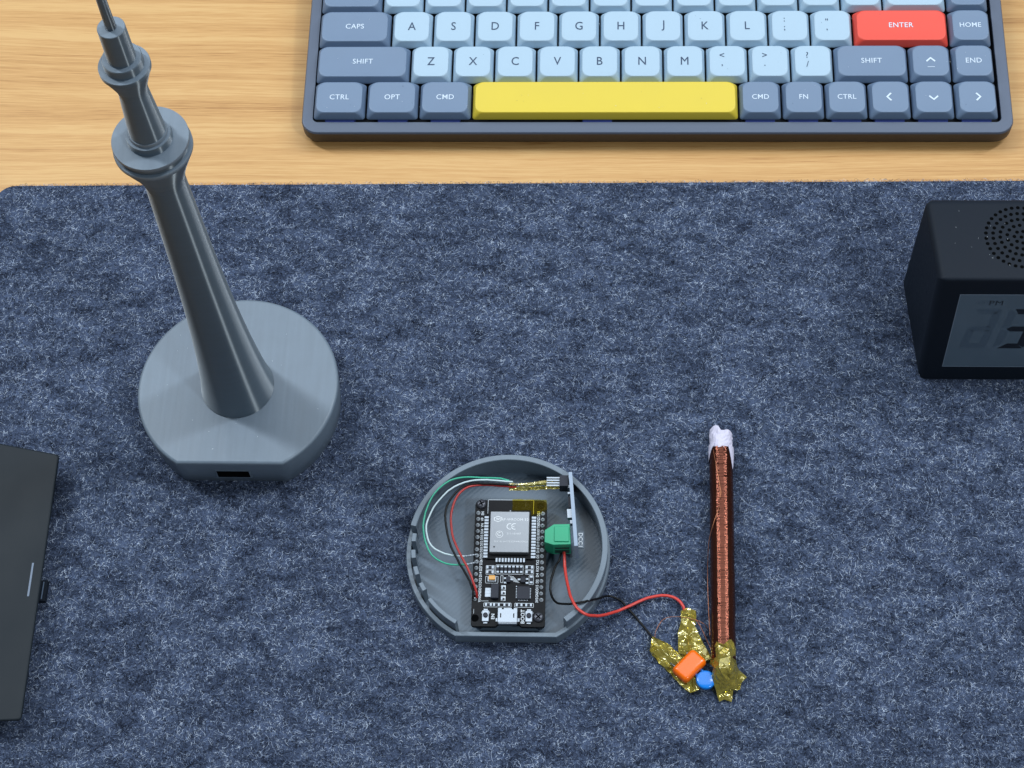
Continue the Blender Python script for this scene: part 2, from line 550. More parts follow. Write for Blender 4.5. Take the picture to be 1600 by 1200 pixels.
def keyboard():
    TILT = math.radians(4)
    t = thing('keyboard', 'low keyboard in a grey metal case with pale, slate, yellow and coral keys', 'keyboard',
              (0, 478.0, .6), rot=(TILT, 0, 0))
    WL[t.name] = Vector((0, 0, 0))
    x0, x1 = -131.6, 185.0; w = x1 - x0; cx = (x0 + x1) / 2; D_ = 127.0
    mb = MB()
    # outer shell with a bevelled rim, then down into the recess
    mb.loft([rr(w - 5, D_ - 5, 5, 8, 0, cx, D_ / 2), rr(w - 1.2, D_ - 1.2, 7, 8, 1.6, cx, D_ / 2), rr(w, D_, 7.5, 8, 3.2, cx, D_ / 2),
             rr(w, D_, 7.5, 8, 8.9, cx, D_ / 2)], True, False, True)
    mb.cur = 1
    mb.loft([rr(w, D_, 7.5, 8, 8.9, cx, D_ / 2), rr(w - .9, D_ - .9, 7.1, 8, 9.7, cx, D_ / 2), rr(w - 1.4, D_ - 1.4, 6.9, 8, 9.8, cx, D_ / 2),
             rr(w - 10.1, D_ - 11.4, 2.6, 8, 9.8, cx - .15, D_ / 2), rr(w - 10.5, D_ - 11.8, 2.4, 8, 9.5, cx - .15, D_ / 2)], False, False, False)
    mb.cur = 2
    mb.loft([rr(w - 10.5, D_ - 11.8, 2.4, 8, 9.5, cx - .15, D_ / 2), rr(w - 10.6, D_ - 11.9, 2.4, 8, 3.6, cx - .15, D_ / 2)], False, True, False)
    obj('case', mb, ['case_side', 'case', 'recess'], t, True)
    # feet under the raised back
    for fx in (x0 + 25, x1 - 25):
        mb = MB(); mb.box(fx - 12, fx + 12, D_ - 16, D_ - 10, -7.8, 1, .6); obj('foot', mb, 'case_side', t, True)

    ux0 = -126.4
    y0 = 16.0
    meshes = {}

    def cap_mesh(u):
        if u in meshes: return meshes[u]
        W = u * PITCH - .75; H = PITCH - .75; mb = MB(); n = 6
        L_ = [rr(W - .3, H - .3, 1.2, n, 9.9), rr(W - .02, H - .02, 1.3, n, 10.15), rr(W, H, 1.4, n, 10.3), rr(W - .5, H - .5, 1.7, n, 11.3),
              rr(W - 1.9, H - 1.6, 2.7, n, 13.2), rr(W - 2.35, H - 2.05, 3.4, n, 13.95), rr(W - 2.5, H - 2.2, 3.7, n, 14.18), rr(W - 2.65, H - 2.35, 3.9, n, 14.32),
              rr(W - 2.9, H - 2.6, 4.0, n, 14.41), rr(W - 3.2, H - 2.9, 4.0, n, 14.44), rr(W - 3.8, H - 3.5, 3.8, n, 14.43),
              rr(W - 7, H - 7, 2.4, n, 14.36), rr(W - 12, H - 12, 1.2, n, 14.32)]
        mb.loft(L_, True, True, True)
        mb.sm[-1] = True
        meshes[u] = mb
        return mb

    datas = {}

    def key(u0, row, u, col, legend, size=3.3, kind='c'):
        mk = (u, col)
        if mk not in datas: datas[mk] = mesh('keycap', cap_mesh(u), col)
        o = bpy.data.objects.new('keycap', datas[mk]); scene.collection.objects.link(o); o.parent = t
        cxk = ux0 + (u0 + u / 2) * PITCH; cyk = y0 + row * PITCH
        o.location = (cxk * S, cyk * S, 0)
        if not legend: return
        lm = 'ldark' if col == 'kwhite' else 'lwhite'
        mb = MB(); zt = 14.46
        if kind == 'c':
            put_text(mb, legend, size, (0, 0.1, zt), wide=.96 if col != 'kwhite' else .88, bold=.012 if col != 'kwhite' else 0)
        elif kind == 'two':
            up, lo = legend
            put_text(mb, up, 4.4, (-2.3, 3.1, zt))
            put_text(mb, lo, 4.4, (-2.3, -1.7 if lo not in ',.' else -2.4, zt))
        else:
            ang = {'up': 90, 'left': 180, 'down': 270, 'right': 0}[kind]
            ca, sa = math.cos(math.radians(ang)), math.sin(math.radians(ang))
            R2 = lambda p: (p[0] * ca - p[1] * sa, p[0] * sa + p[1] * ca, zt)
            pts = [(-.75, 1.75), (.95, 0), (-.75, -1.75), (-.05, -2.1), (1.85, 0), (-.05, 2.1)]
            mb.add([R2(p) for p in pts], [(0, 1, 4, 5), (1, 2, 3, 4)], False)
            if kind == 'up':
                mb.add([(-1.6, -3.2, zt), (1.6, -3.2, zt), (1.6, -3.45, zt), (-1.6, -3.45, zt)], [(0, 3, 2, 1)], False)
        l = bpy.data.objects.new('legend', mesh('legend', mb, lm)); scene.collection.objects.link(l); l.parent = o

    G, W_ = 'kgrey', 'kwhite'
    key(0, 0, 1.25, G, 'CTRL', 3.7); key(1.25, 0, 1.25, G, 'OPT', 3.7); key(2.5, 0, 1.25, G, 'CMD', 3.7)
    key(3.75, 0, 6.25, 'kyellow', '')
    key(10, 0, 1, G, 'CMD', 3.5); key(11, 0, 1, G, 'FN', 3.5); key(12, 0, 1, G, 'CTRL', 3.5)
    key(13, 0, 1, G, '<', kind='left'); key(14, 0, 1, G, 'v', kind='down'); key(15, 0, 1, G, '>', kind='right')
    key(0, 1, 2.25, G, 'SHIFT', 3.7)
    for i, c in enumerate('ZXCVBNM'): key(2.25 + i, 1, 1, W_, c, 6.1)
    key(9.25, 1, 1, W_, ('<', ','), kind='two'); key(10.25, 1, 1, W_, ('>', '.'), kind='two'); key(11.25, 1, 1, W_, ('?', '/'), kind='two')
    key(12.25, 1, 1.75, G, 'SHIFT', 3.7); key(14, 1, 1, G, '^', kind='up'); key(15, 1, 1, G, 'END', 3.7)
    key(0, 2, 1.75, G, 'CAPS', 3.7)
    for i, c in enumerate('ASDFGHJKL'): key(1.75 + i, 2, 1, W_, c, 6.1)
    key(10.75, 2, 1, W_, (':', ';'), kind='two'); key(11.75, 2, 1, W_, ('"', ','), kind='two')
    key(12.75, 2, 2.25, 'kred', 'ENTER', 3.7); key(15, 2, 1, G, 'HOME', 3.5)
    key(0, 3, 1.5, G, 'TAB', 3.7)
    for i, c in enumerate('QWERTYUIOP'): key(1.5 + i, 3, 1, W_, c, 6.1)
    key(11.5, 3, 1, W_, ('{', '['), kind='two'); key(12.5, 3, 1, W_, ('}', ']'), kind='two')
    key(13.5, 3, 1.5, W_, ('|', '\\'), kind='two'); key(15, 3, 1, G, 'PGDN', 2.6)
    for i, c in enumerate(['~', '1', '2', '3', '4', '5', '6', '7', '8', '9', '0', '-', '=']): key(i, 4, 1, W_, c, 4.9)
    key(13, 4, 2, G, 'BACK', 3.7); key(15, 4, 1, G, 'PGUP', 2.9)
    for i in range(16): key(i, 5, 1, 'kred' if i == 0 else (G if i > 12 or 4 < i < 9 else W_), 'ESC' if i == 0 else '%s%d' % ('F', i) if i < 13 else '', 3.2)
    # key switches showing under the front row
    for cu_ in (.625, 1.875, 3.125, 6.7, 10.5, 11.5, 12.5, 13.5, 14.5, 15.5):
        mb = MB(); c_ = ux0 + cu_ * PITCH
        mb.box(c_ - 6.6, c_ + 6.6, y0 - 9.6, y0 + 6, 4, 9.0, .3)
        mb.box(c_ - 3, c_ + 3, y0 - 3, y0 + 3, 9.0, 12, .3)
        obj('key_switch', mb, 'switch', t, True)


keyboard()


# ------------------------------------------------------------------ tower model
def d_shape(R, dist, n, z, c, inset=0.0):
    """circle of radius R cut by a flat facing the front, dist from the centre"""
    R -= inset; dist -= inset
    a = math.acos(dist / R); P = []
    a0 = -PI / 2 + a; a1 = 1.5 * PI - a
    for i in range(n + 1):
        t_ = a0 + (a1 - a0) * i / n
        P.append((c[0] + R * math.cos(t_), c[1] + R * math.sin(t_), z))
    m_ = 12
    p0, p1 = P[-1], P[0]
    for i in range(1, m_):
        P.append((p0[0] + (p1[0] - p0[0]) * i / m_, p0[1] + (p1[1] - p0[1]) * i / m_, z))
    return P


def tower():
    c = (-144.6, 342.8)
    t = thing('tower_model', 'tall grey 3D-printed television tower model standing on a round base with a flat front', 'tower model',
              (c[0], c[1], 3))
    mb = MB(); R, dist = 41.1, 35.1; n = 90
    prof = [(1.5, 3.0), (1.2, 3.4), (.5, 12.0), (0, 20.6), (.12, 21.3), (.5, 21.8), (1.1, 22.0)]
    mb.loft([d_shape(R, dist, n, z, c, i) for i, z in prof], True, False, True)
    prof2 = [(1.1, 22.0), (6, 22.0), (14, 22.02)]
    mb.loft([d_shape(R, dist, n, z, c, i) for i, z in prof2], False, True, False)
    # flats between the facets keep the cut face crisp
    base = obj('base', mb, 'print', t)
    px = -145.5 + .9; fy = c[1] - dist
    mb = MB(); mb.box(px - 7.2, px + 7.2, fy + .15, fy + 1.2, 8.6, 15.0, .0)
    obj('cable_port', mb, 'print', base)
    mb = MB(); mb.box(px - 6.5, px + 6.5, fy + .05, fy + 1, 9.2, 14.4)
    o = obj('port_opening', mb, 'hole', base)
    lean = (.0040, .0, 22)
    # layer lines: fine rings of slightly uneven radius
    # every printed layer is a small rounded ridge
    def layered(prof, step=1.3, depth=.008):
        out = []
        for (r0, z0), (r1, z1) in zip(prof, prof[1:]):
            k = max(1, int(abs(z1 - z0) / step))
            steep = abs(z1 - z0) > abs(r1 - r0) * .6 and abs(z1 - z0) > 1
            for i in range(k):
                d_ = rnd.uniform(-.008, .008)
                for w_, dd in (((0, -1), (.3, -.04), (.75, -.12)) if steep else ((0, 0),)):
                    u = (i + w_) / k
                    out.append((r0 + (r1 - r0) * u + dd * depth + d_ * (dd != -1), z0 + (z1 - z0) * u))
        out.append(prof[-1]); return out
    shaft = []
    for i in range(41):
        z = 22 + 150 * i / 40
        r = float(np.interp(z, [22, 26, 33, 45, 55, 70, 84, 108, 125, 172], [14.9, 14.25, 13.35, 12.2, 11.4, 10.4, 9.65, 8.6, 8.1, 6.9]))
        shaft.append((r, z))
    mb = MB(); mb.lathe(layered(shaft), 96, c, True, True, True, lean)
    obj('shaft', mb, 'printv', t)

    def part(name, prof, sm=True, lay=True):
        mb = MB()
        # split in smooth runs so that sharp rims stay sharp
        for run in prof:
            rise = abs(run[-1][1] - run[0][1]); mb.cur = 0 if rise > abs(run[-1][0] - run[0][0]) * .8 and rise > 1.9 else 1
            mb.lathe(layered(run) if mb.cur == 0 else run, 96, c, False, False, sm, lean)
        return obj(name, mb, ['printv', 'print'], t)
    part('observation_pod', [[(7.1, 170), (7.6, 173), (9.0, 177.5), (11.6, 184), (12.9, 187.2)], [(12.9, 187.2), (13.1, 187.6), (13.1, 188.8), (12.9, 189)],
                             [(12.9, 189), (11.9, 189)], [(11.9, 189), (11.9, 191.4)], [(11.9, 191.4), (12.6, 191.5)],
                             [(12.6, 191.5), (12.7, 191.8), (12.7, 192.8), (12.6, 193)], [(12.6, 193), (5, 193)]])
    part('collar', [[(7.5, 193), (7.45, 195.2), (7.3, 196)], [(7.3, 196), (6.4, 196)], [(6.4, 196), (6.4, 197.2), (6.3, 197.5)], [(6.3, 197.5), (4, 197.5)]])
    part('upper_shaft', [[(6.0, 197.4), (5.7, 203), (5.2, 211), (4.75, 218), (4.7, 222)]])
    part('upper_pod', [[(4.75, 218.5), (5.1, 221), (6.6, 225.5), (7.9, 229)], [(7.9, 229), (8.1, 229.3), (8.1, 230.8), (8.0, 231)], [(8.0, 231), (5, 231)],
                       [(6.3, 231), (6.2, 234.2), (6.0, 234.5)], [(6.0, 234.5), (3, 234.5)]])
    part('mast', [[(4.45, 234.4), (4.35, 242), (4.25, 248.4)], [(4.25, 248.4), (4.1, 248.6)], [(4.1, 248.6), (1, 248.6)]])
    mb = MB(); mb.lathe([(1.65, 248.5), (1.5, 262), (1.2, 285), (.4, 286)], 32, c, True, True, True, lean)
    obj('antenna', mb, 'printv', t)


tower()


# ------------------------------------------------------------------ printed tray (the tower's hollow underside cover)
TC = (-32.9, 275.9)
BX, BY, BZ = -46.3, 243.9, 12.6      # lower left corner of the board, top of its copper side


def tray():
    t = thing('printed_tray', 'open round grey 3D-printed tray with a notched lip holding the circuit boards', 'tray', (TC[0], TC[1], 3))
    n = 96; R = 40.1; dist = 35.0
    mb = MB()
    mb.loft([d_shape(R, dist, n, 3.0, TC, .3), d_shape(R, dist, n, 3.4, TC), d_shape(R, dist, n, 9.8, TC), d_shape(R, dist, n, 10.0, TC, .2)], True, False, False)
    mb.loft([d_shape(R, dist, n, 10.0, TC, .2), d_shape(R, dist, n, 10.0, TC, 1.7), d_shape(R, dist, n, 5.0, TC, 1.9)], False, False, False)
    for i in range(len(mb.sm)): mb.sm[i] = False
    obj('shell', mb, 'print', t)
    # floor with its diagonal extrusion lines
    mb = MB(); mb.loft([d_shape(R, dist, n, 4.8, TC, 1.75), d_shape(R, dist, n, 5.02, TC, 1.75)], False, True, False)
    obj('tray_floor', mb, 'floorprint', t)

    def arc(a0, a1, r0, r1, z0, z1, k):
        mb = MB(); loops = []
        for i in range(k + 1):
            a = math.radians(a0 + (a1 - a0) * i / k); c_, s_ = math.cos(a), math.sin(a)
            q = lambda r, z: (TC[0] + r * c_, TC[1] + r * s_, z)
            loops.append([q(r0, z0), q(r1, z0), q(r1, z1 - .25), q(r1 - .2, z1), q(r0 + .2, z1), q(r0, z1 - .25)])
        mb.loft(loops); return mb
    ri, ro = 36.9, 39.2
    obj('lip', arc(-53, 168, ri, ro, 5, 17, 110), 'print', t)
    obj('lip', arc(217.5, 239.5, ri - .7, ro - 1.3, 5, 17, 14), 'print', t)
    for a in (175.4, 186.3, 197.4, 208.6):
        obj('lip_tab', arc(a - 2.6, a + 2.6, ri - 1.0, ro - 1.5, 5, 17, 3), 'print', t)
    # standoffs under the board
    for x, y in ((-43.6, 247.5), (-20, 247.5), (-44, 293), (-20.5, 293)):
        mb = MB(); mb.cyl(x, y, 5, BZ - 1.7, 2, 20); obj('standoff', mb, 'print', t)


def floor_mat():
    m = mat('grey_printed_floor', rgb(84, 99, 114), .34, var=.05, var_scale=300)
    nt = m.node_tree; N = nt.nodes; L = nt.links
    tc = N.new('ShaderNodeTexCoord'); mp = N.new('ShaderNodeMapping'); mp.inputs['Rotation'].default_value = (0, 0, math.radians(45))
    L.new(tc.outputs['Object'], mp.inputs[0])
    w = N.new('ShaderNodeTexWave'); w.inputs['Scale'].default_value = 200; w.inputs['Distortion'].default_value = 0
    L.new(mp.outputs[0], w.inputs['Vector'])
    b = N.new('ShaderNodeBump'); b.inputs['Strength'].default_value = .16; b.inputs['Distance'].default_value = .0002
    L.new(w.outputs['Fac'], b.inputs['Height']); L.new(b.outputs[0], N['Principled BSDF'].inputs['Normal'])
    return m


M['floorprint'] = floor_mat()
tray()


# ------------------------------------------------------------------ development board
BW, BL = 28.5, 53.2


def lx(x): return BX + (x - 427) / 413 * BW       # plan of the board measured on its own drawing
def ly(y): return BY + (1055 - y) / 720 * BL


def dev_board():
    t = thing('circuit_board', 'black microcontroller board with a silver radio shield lying in the grey printed tray', 'circuit board',
              (BX + BW / 2, BY + BL / 2, BZ - 1.6))
    z = BZ
    mb = MB()
    # outline with a notch for the socket
    def outline(zz, ins=0):
        P = []
        r = 2.2
        for cx, cy, a0 in ((BX + BW - r, BY + BL - r, 0), (BX + r, BY + BL - r, 90), (BX + 1.2, BY + 1.2, 180)):
            rad = r if a0 != 180 else 1.2
            for k in range(5):
                a = math.radians(a0 + 22.5 * k); P.append((cx + (rad - ins) * math.cos(a), cy + (rad - ins) * math.sin(a), zz))
        P += [(lx(565), BY + ins, zz), (lx(580), BY + 1 + ins, zz), (lx(695), BY + 1 + ins, zz), (lx(710), BY + ins, zz)]
        for k in range(5):
            a = math.radians(270 + 22.5 * k); P.append((BX + BW - 1.2 + (1.2 - ins) * math.cos(a), BY + 1.2 + (1.2 - ins) * math.sin(a), zz))
        return P
    mb.loft([outline(z - 1.6), outline(z - .08), outline(z, .08)])
    pcb = obj('board_sheet', mb, 'pcb', t)
    # pin header strips underneath
    for xa, xb in ((lx(432), lx(460)), (lx(805), lx(835))):
        mb = MB(); mb.box(xa, xb, ly(915), ly(395), z - 4.2, z - 1.62, .2)
        obj('pin_header', mb, 'chip', t)
    # solder joints, 15 a side
    for side, x_ in ((0, 446), (1, 816)):
        mb = MB()
        for i in range(15):
            y_ = ly(412 + i * 35.2)
            r = .72 + rnd.uniform(-.06, .06)
            ox = rnd.uniform(-.08, .08)
            mb.lathe([(r + .12, z + .01), (r * .95, z + .1), (r * .5, z + .5), (.3, z + .95), (.26, z + 1.3), (.1, z + 1.42)], 12, (lx(x_) + ox, y_))
        obj('solder_joint_row', mb, 'solder', t)
    # screws and empty holes
    for x_, y_ in ((462, 362), (803, 1003)):
        mb = MB(); X, Y = lx(x_), ly(y_)
        mb.lathe([(2.0, z + .02), (2.0, z + .5), (1.7, z + 1.0), (1.1, z + 1.25), (.1, z + 1.3)], 28, (X, Y))
        sc = obj('screw', mb, 'screw', t)
        mb = MB()
        a = rnd.uniform(.2, .8)
        for q in (a, a + PI / 2):
            c_, s_ = math.cos(q), math.sin(q)
            mb.obox((X - c_ * 1.15 + s_ * .24, Y - s_ * 1.15 - c_ * .24, z + 1.05), (c_ * 2.3, s_ * 2.3, 0), (-s_ * .48, c_ * .48, 0), (0, 0, .29))
        obj('cross_slot', mb, 'hole', sc)
    for x_, y_ in ((803, 368), (449, 1010)):
        mb = MB(); mb.cyl(lx(x_), ly(y_), z + .005, z + .03, 1.5, 24); obj('mounting_hole', mb, 'hole', t)
    # antenna area outline and module substrate
    mb = MB(); mb.box(lx(500), lx(765), ly(680), ly(338), z + .01, z + .8)
    obj('module_substrate', mb, 'pcb', t)
    mb = MB()
    zz = z + .82
    for xa, xb, ya, yb in ((500, 502, 420, 338), (762, 764, 420, 338), (500, 764, 340, 338)):
        mb.box(lx(xa), lx(xb), ly(ya), ly(yb), z + .8, zz)
    obj('substrate_outline', mb, 'silk', t)
    # shield can
    mb = MB(); mb.box(lx(518), lx(742), ly(656), ly(420), z + .8, z + 3.1, .35)
    mb.box(lx(628), lx(635), ly(420), ly(413), z + .8, z + 3.0)
    sh = obj('metal_shield', mb, 'shield', t)
    mb = MB(); zt = z + 3.13
    cxs = lx(630)
    put_text(mb, 'ESP-WROOM-32', 1.5, (lx(655), ly(467), zt), wide=1.0)
    put_text(mb, 'FCC ID:2AC7Z-ESPWROOM32', .95, (lx(640), ly(594), zt))
    put_text(mb, '211-161007', 1.1, (lx(655), ly(548), zt))
    # C E mark from two arcs
    def ring(cx, cy, r, a0, a1, w):
        k = 14
        A_ = [(cx + r * math.cos(math.radians(a0 + (a1 - a0) * i / k)), cy + r * math.sin(math.radians(a0 + (a1 - a0) * i / k)), zt) for i in range(k + 1)]
        B_ = [(cx + (r - w) * math.cos(math.radians(a0 + (a1 - a0) * i / k)), cy + (r - w) * math.sin(math.radians(a0 + (a1 - a0) * i / k)), zt) for i in range(k + 1)]
        mb.add(A_ + B_, [(i, i + 1, k + 2 + i, k + 1 + i) for i in range(k)], False)
    ring(lx(632), ly(507), 1.35, 70, 290, .32); ring(lx(658), ly(507), 1.35, 70, 290, .32)
    mb.box(lx(640), lx(658), ly(507) - .13, ly(507) + .13, zt - .01, zt)
    ring(lx(573), ly(553), 1.5, 0, 360, .22); ring(lx(573), ly(551), .85, 20, 330, .3)
    mb.box(lx(563), lx(584), ly(545) - .1, ly(545) + .1, zt - .01, zt)
    # hexagonal badge
    hx, hy = lx(563), ly(465)
    for k in range(6):
        a0, a1 = math.radians(60 * k + 30), math.radians(60 * k + 90)
        mb.add([(hx + 1.9 * math.cos(a0), hy + 1.3 * math.sin(a0), zt), (hx + 1.9 * math.cos(a1), hy + 1.3 * math.sin(a1), zt),
                (hx + 1.55 * math.cos(a1), hy + 1.0 * math.sin(a1), zt), (hx + 1.55 * math.cos(a0), hy + 1.0 * math.sin(a0), zt)], [(0, 1, 2, 3)], False)
    put_text(mb, 'Wi', 1.3, (hx, hy, zt), bold=.04)
    obj('shield_marking', mb, 'etch', sh)
    mb = MB(); mb.cyl(lx(545), ly(625), zt - .01, zt + .01, .32, 14); obj('orientation_dot', mb, 'hole', sh)
    # castellated pads of the module
    mb = MB()
    for i in range(14):
        y_ = 436 + i * 17.4
        for xa, xb in ((484, 507), (754, 779)):
            mb.box(lx(xa), lx(xb), ly(y_ + 12), ly(y_), z + .02, z + .88)
    for i in range(10):
        x_ = 555 + i * 17.2
        mb.box(lx(x_), lx(x_ + 10), ly(698), ly(676), z + .02, z + .88)
    obj('module_pads', mb, 'tin', t)
    # silkscreen
    mb = MB(); zs = z + .025
    left = ['EN', 'VP', 'VN', 'D34', 'D35', 'D32', 'D33', 'D25', 'D26', 'D27', 'D14', 'D12', 'D13', 'GND', 'VIN']
    right = ['D23', 'D22', 'TX0', 'RX0', 'D21', 'D19', 'D18', 'D5', 'TX2', 'RX2', 'D4', 'D2', 'D15', 'GND', '3V3']
    for i in range(15):
        y_ = ly(414 + i * 35.2)
        put_text(mb, left[i], 1.45, (lx(471), y_, zs), (0, 1, 0), (-1, 0, 0), wide=.86, bold=.03)
        put_text(mb, right[i], 1.45, (lx(792), y_, zs), (0, 1, 0), (-1, 0, 0), wide=.86, bold=.03)
    put_text(mb, 'BOOT', 2.0, (lx(715), ly(998), zs), (0, 1, 0), (-1, 0, 0), bold=.04)
    put_text(mb, 'EN', 1.8, (lx(549), ly(1000), zs), (0, 1, 0), (-1, 0, 0), bold=.04)
    # frames printed round the small parts
    def frame(xa, xb, ya, yb, w=2):
        for a in ((xa, xb, ya, ya - w), (xa, xb, yb + w, yb), (xa, xa + w, ya, yb), (xb - w, xb, ya, yb)):
            mb.box(lx(a[0]), lx(a[1]), ly(a[2]), ly(a[3]), z + .002, zs)
    smd = []          # (x0,x1,y0,y1, horizontal)
    for xa, ya in ((500, 738), (500, 765), (722, 736), (722, 763)):
        smd.append((xa + 3, xa + 46, ya - 4, ya - 20, True)); frame(xa, xa + 50, ya, ya - 24)
    for i in range(7):
        xa = 558 + i * 22
        smd.append((xa + 3, xa + 18, 757, 716, False))
    frame(555, 712, 763, 710)
    frame(500, 572, 815, 775); frame(745, 772, 820, 768); frame(495, 650, 948, 924); frame(668, 775, 948, 924)
    smd.append((750, 767, 815, 773, False))
    for xa in (503, 548, 606, 675, 728): smd.append((xa, xa + 38, 944, 928, True))
    for ya in (850, 880, 912):
        mb.box(lx(590), lx(616), ly(ya), ly(ya - 24), z + .002, zs)
    frame(585, 600, 812, 770)
    mb.box(lx(440), lx(441.5), ly(985), ly(960), z + .002, zs)
    mb.box(lx(470), lx(522), ly(915), ly(913.4), z + .002, zs)
    # traces
    for k in range(5):
        xa, ya = 628 + k * 7, 770 + k * 1.5
        o_ = Vector((lx(xa), ly(ya), z + .002)); d_ = Vector((lx(xa + 34) - lx(xa), ly(ya + 36) - ly(ya), 0))
        mb.obox(o_, d_, (0.1, .1, 0), (0, 0, .02))
    obj('board_lettering', mb, 'silk', t)
    # small resistors and capacitors (end caps + body)
    mb = MB()
    for xa, xb, ya, yb, hz in smd:
        X0, X1, Y0, Y1 = lx(xa), lx(xb), ly(ya), ly(yb)
        mb.cur = 0
        if hz:
            w = (X1 - X0) * .3
            mb.box(X0, X0 + w, Y0, Y1, z + .02, z + .5, .08); mb.box(X1 - w, X1, Y0, Y1, z + .02, z + .5, .08)
            mb.cur = 1; mb.box(X0 + w, X1 - w, Y0 + .1, Y1 - .1, z + .02, z + .47)
        else:
            w = (Y1 - Y0) * .26
            mb.box(X0, X1, Y0, Y0 + w, z + .02, z + .5, .08); mb.box(X0, X1, Y1 - w, Y1, z + .02, z + .5, .08)
            mb.cur = 1; mb.box(X0 + .1, X1 - .1, Y0 + w, Y1 - w, z + .02, z + .47)
    mb.cur = 0
    for xa, ya in ((612, 787), (612, 812), (648, 793), (690, 793), (735, 790), (735, 812)):
        mb.box(lx(xa - 8), lx(xa + 8), ly(ya + 5), ly(ya - 5), z + .02, z + .35, .1)
    mb.cur = 1
    mb.box(lx(617), lx(641), ly(812), ly(780), z + .05, z + 1.1, .1); mb.box(lx(700), lx(726), ly(812), ly(780), z + .05, z + 1.1, .1)
    for ya in (850, 880, 912):
        mb.cur = 0; mb.box(lx(592), lx(600), ly(ya - 3), ly(ya - 20), z + .03, z + .5); mb.cur = 1
        mb.box(lx(601), lx(611), ly(ya - 4), ly(ya - 14), z + .03, z + .5)
    obj('surface_components', mb, ['tin', 'chip'], t)
    # tan capacitor
    mb = MB(); mb.box(lx(512), lx(562), ly(810), ly(780), z + .02, z + .9, .2); mb.cur = 1
    mb.box(lx(519), lx(556), ly(803), ly(778), z + .1, z + 1.7, .25)
    obj('tantalum_capacitor', mb, ['tin', 'ceramic'], t)
    # voltage regulator with its tab
    mb = MB(); mb.box(lx(500), lx(535), ly(895), ly(842), z + .02, z + .5, .2)
    for k in range(3): mb.box(lx(502), lx(532), ly(893 - k * 18), ly(884 - k * 18), z + .5, z + .56)
    mb.cur = 1; mb.box(lx(534), lx(578), ly(905), ly(826), z + .1, z + 1.7, .25)
    obj('voltage_regulator', mb, ['tin', 'chip'], t)
    # square interface chip with legs
    mb = MB()
    for k in range(7):
        q = 842 + k * 8.4
        mb.box(lx(674), lx(680), ly(q + 4), ly(q), z + .02, z + .2); mb.box(lx(752), lx(758), ly(q + 4), ly(q), z + .02, z + .2)
        q = 687 + k * 8.4
        mb.box(lx(q), lx(q + 4), ly(911), ly(904), z + .02, z + .2)
    mb.cyl(lx(676), ly(831), z + .02, z + .05, .22, 10)
    mb.cur = 1; mb.box(lx(680), lx(752), ly(905), ly(834), z + .05, z + .95, .2)
    obj('interface_chip', mb, ['tin', 'chip'], t)
    # buttons
    for xa in (508, 750):
        mb = MB()
        mb.box(lx(xa - 20), lx(xa + 20), ly(1032), ly(970), z + .02, z + 1.0, .3)
        mb.box(lx(xa - 23), lx(xa - 19), ly(985), ly(975), z + .02, z + .3); mb.box(lx(xa + 19), lx(xa + 23), ly(985), ly(975), z + .02, z + .3)
        mb.box(lx(xa - 11), lx(xa + 11), ly(1040), ly(1031), z + .02, z + .4)
        mb.box(lx(xa - 11), lx(xa + 11), ly(970), ly(960), z + .02, z + .4)
        b = obj('push_button', mb, 'tin', t)
        mb = MB(); mb.lathe([(.95, z + .95), (.95, z + 1.5), (.8, z + 1.6)], 20, (lx(xa), ly(998))); obj('plunger', mb, 'chip', b)
    # usb socket
    mb = MB(); mb.box(lx(576), lx(688), ly(1045), ly(962), z + .1, z + 2.5, .4)
    mb.box(lx(565), lx(577), ly(1030), ly(1010), z + .02, z + .5, .1); mb.box(lx(687), lx(699), ly(1030), ly(1010), z + .02, z + .5, .1)
    mb.box(lx(582), lx(684), ly(1049), ly(1044), z + .4, z + 2.3, .1)
    us = obj('usb_socket', mb, 'tin', t)
    mb = MB()
    for xa in (594, 667): mb.box(lx(xa - 3), lx(xa + 3), ly(1018), ly(994), z + 2.49, z + 2.52)
    mb.box(lx(600), lx(611), ly(972), ly(961), z + 2.49, z + 2.52); mb.box(lx(655), lx(666), ly(972), ly(961), z + 2.49, z + 2.52)
    obj('socket_slots', mb, 'hole', us)


dev_board()


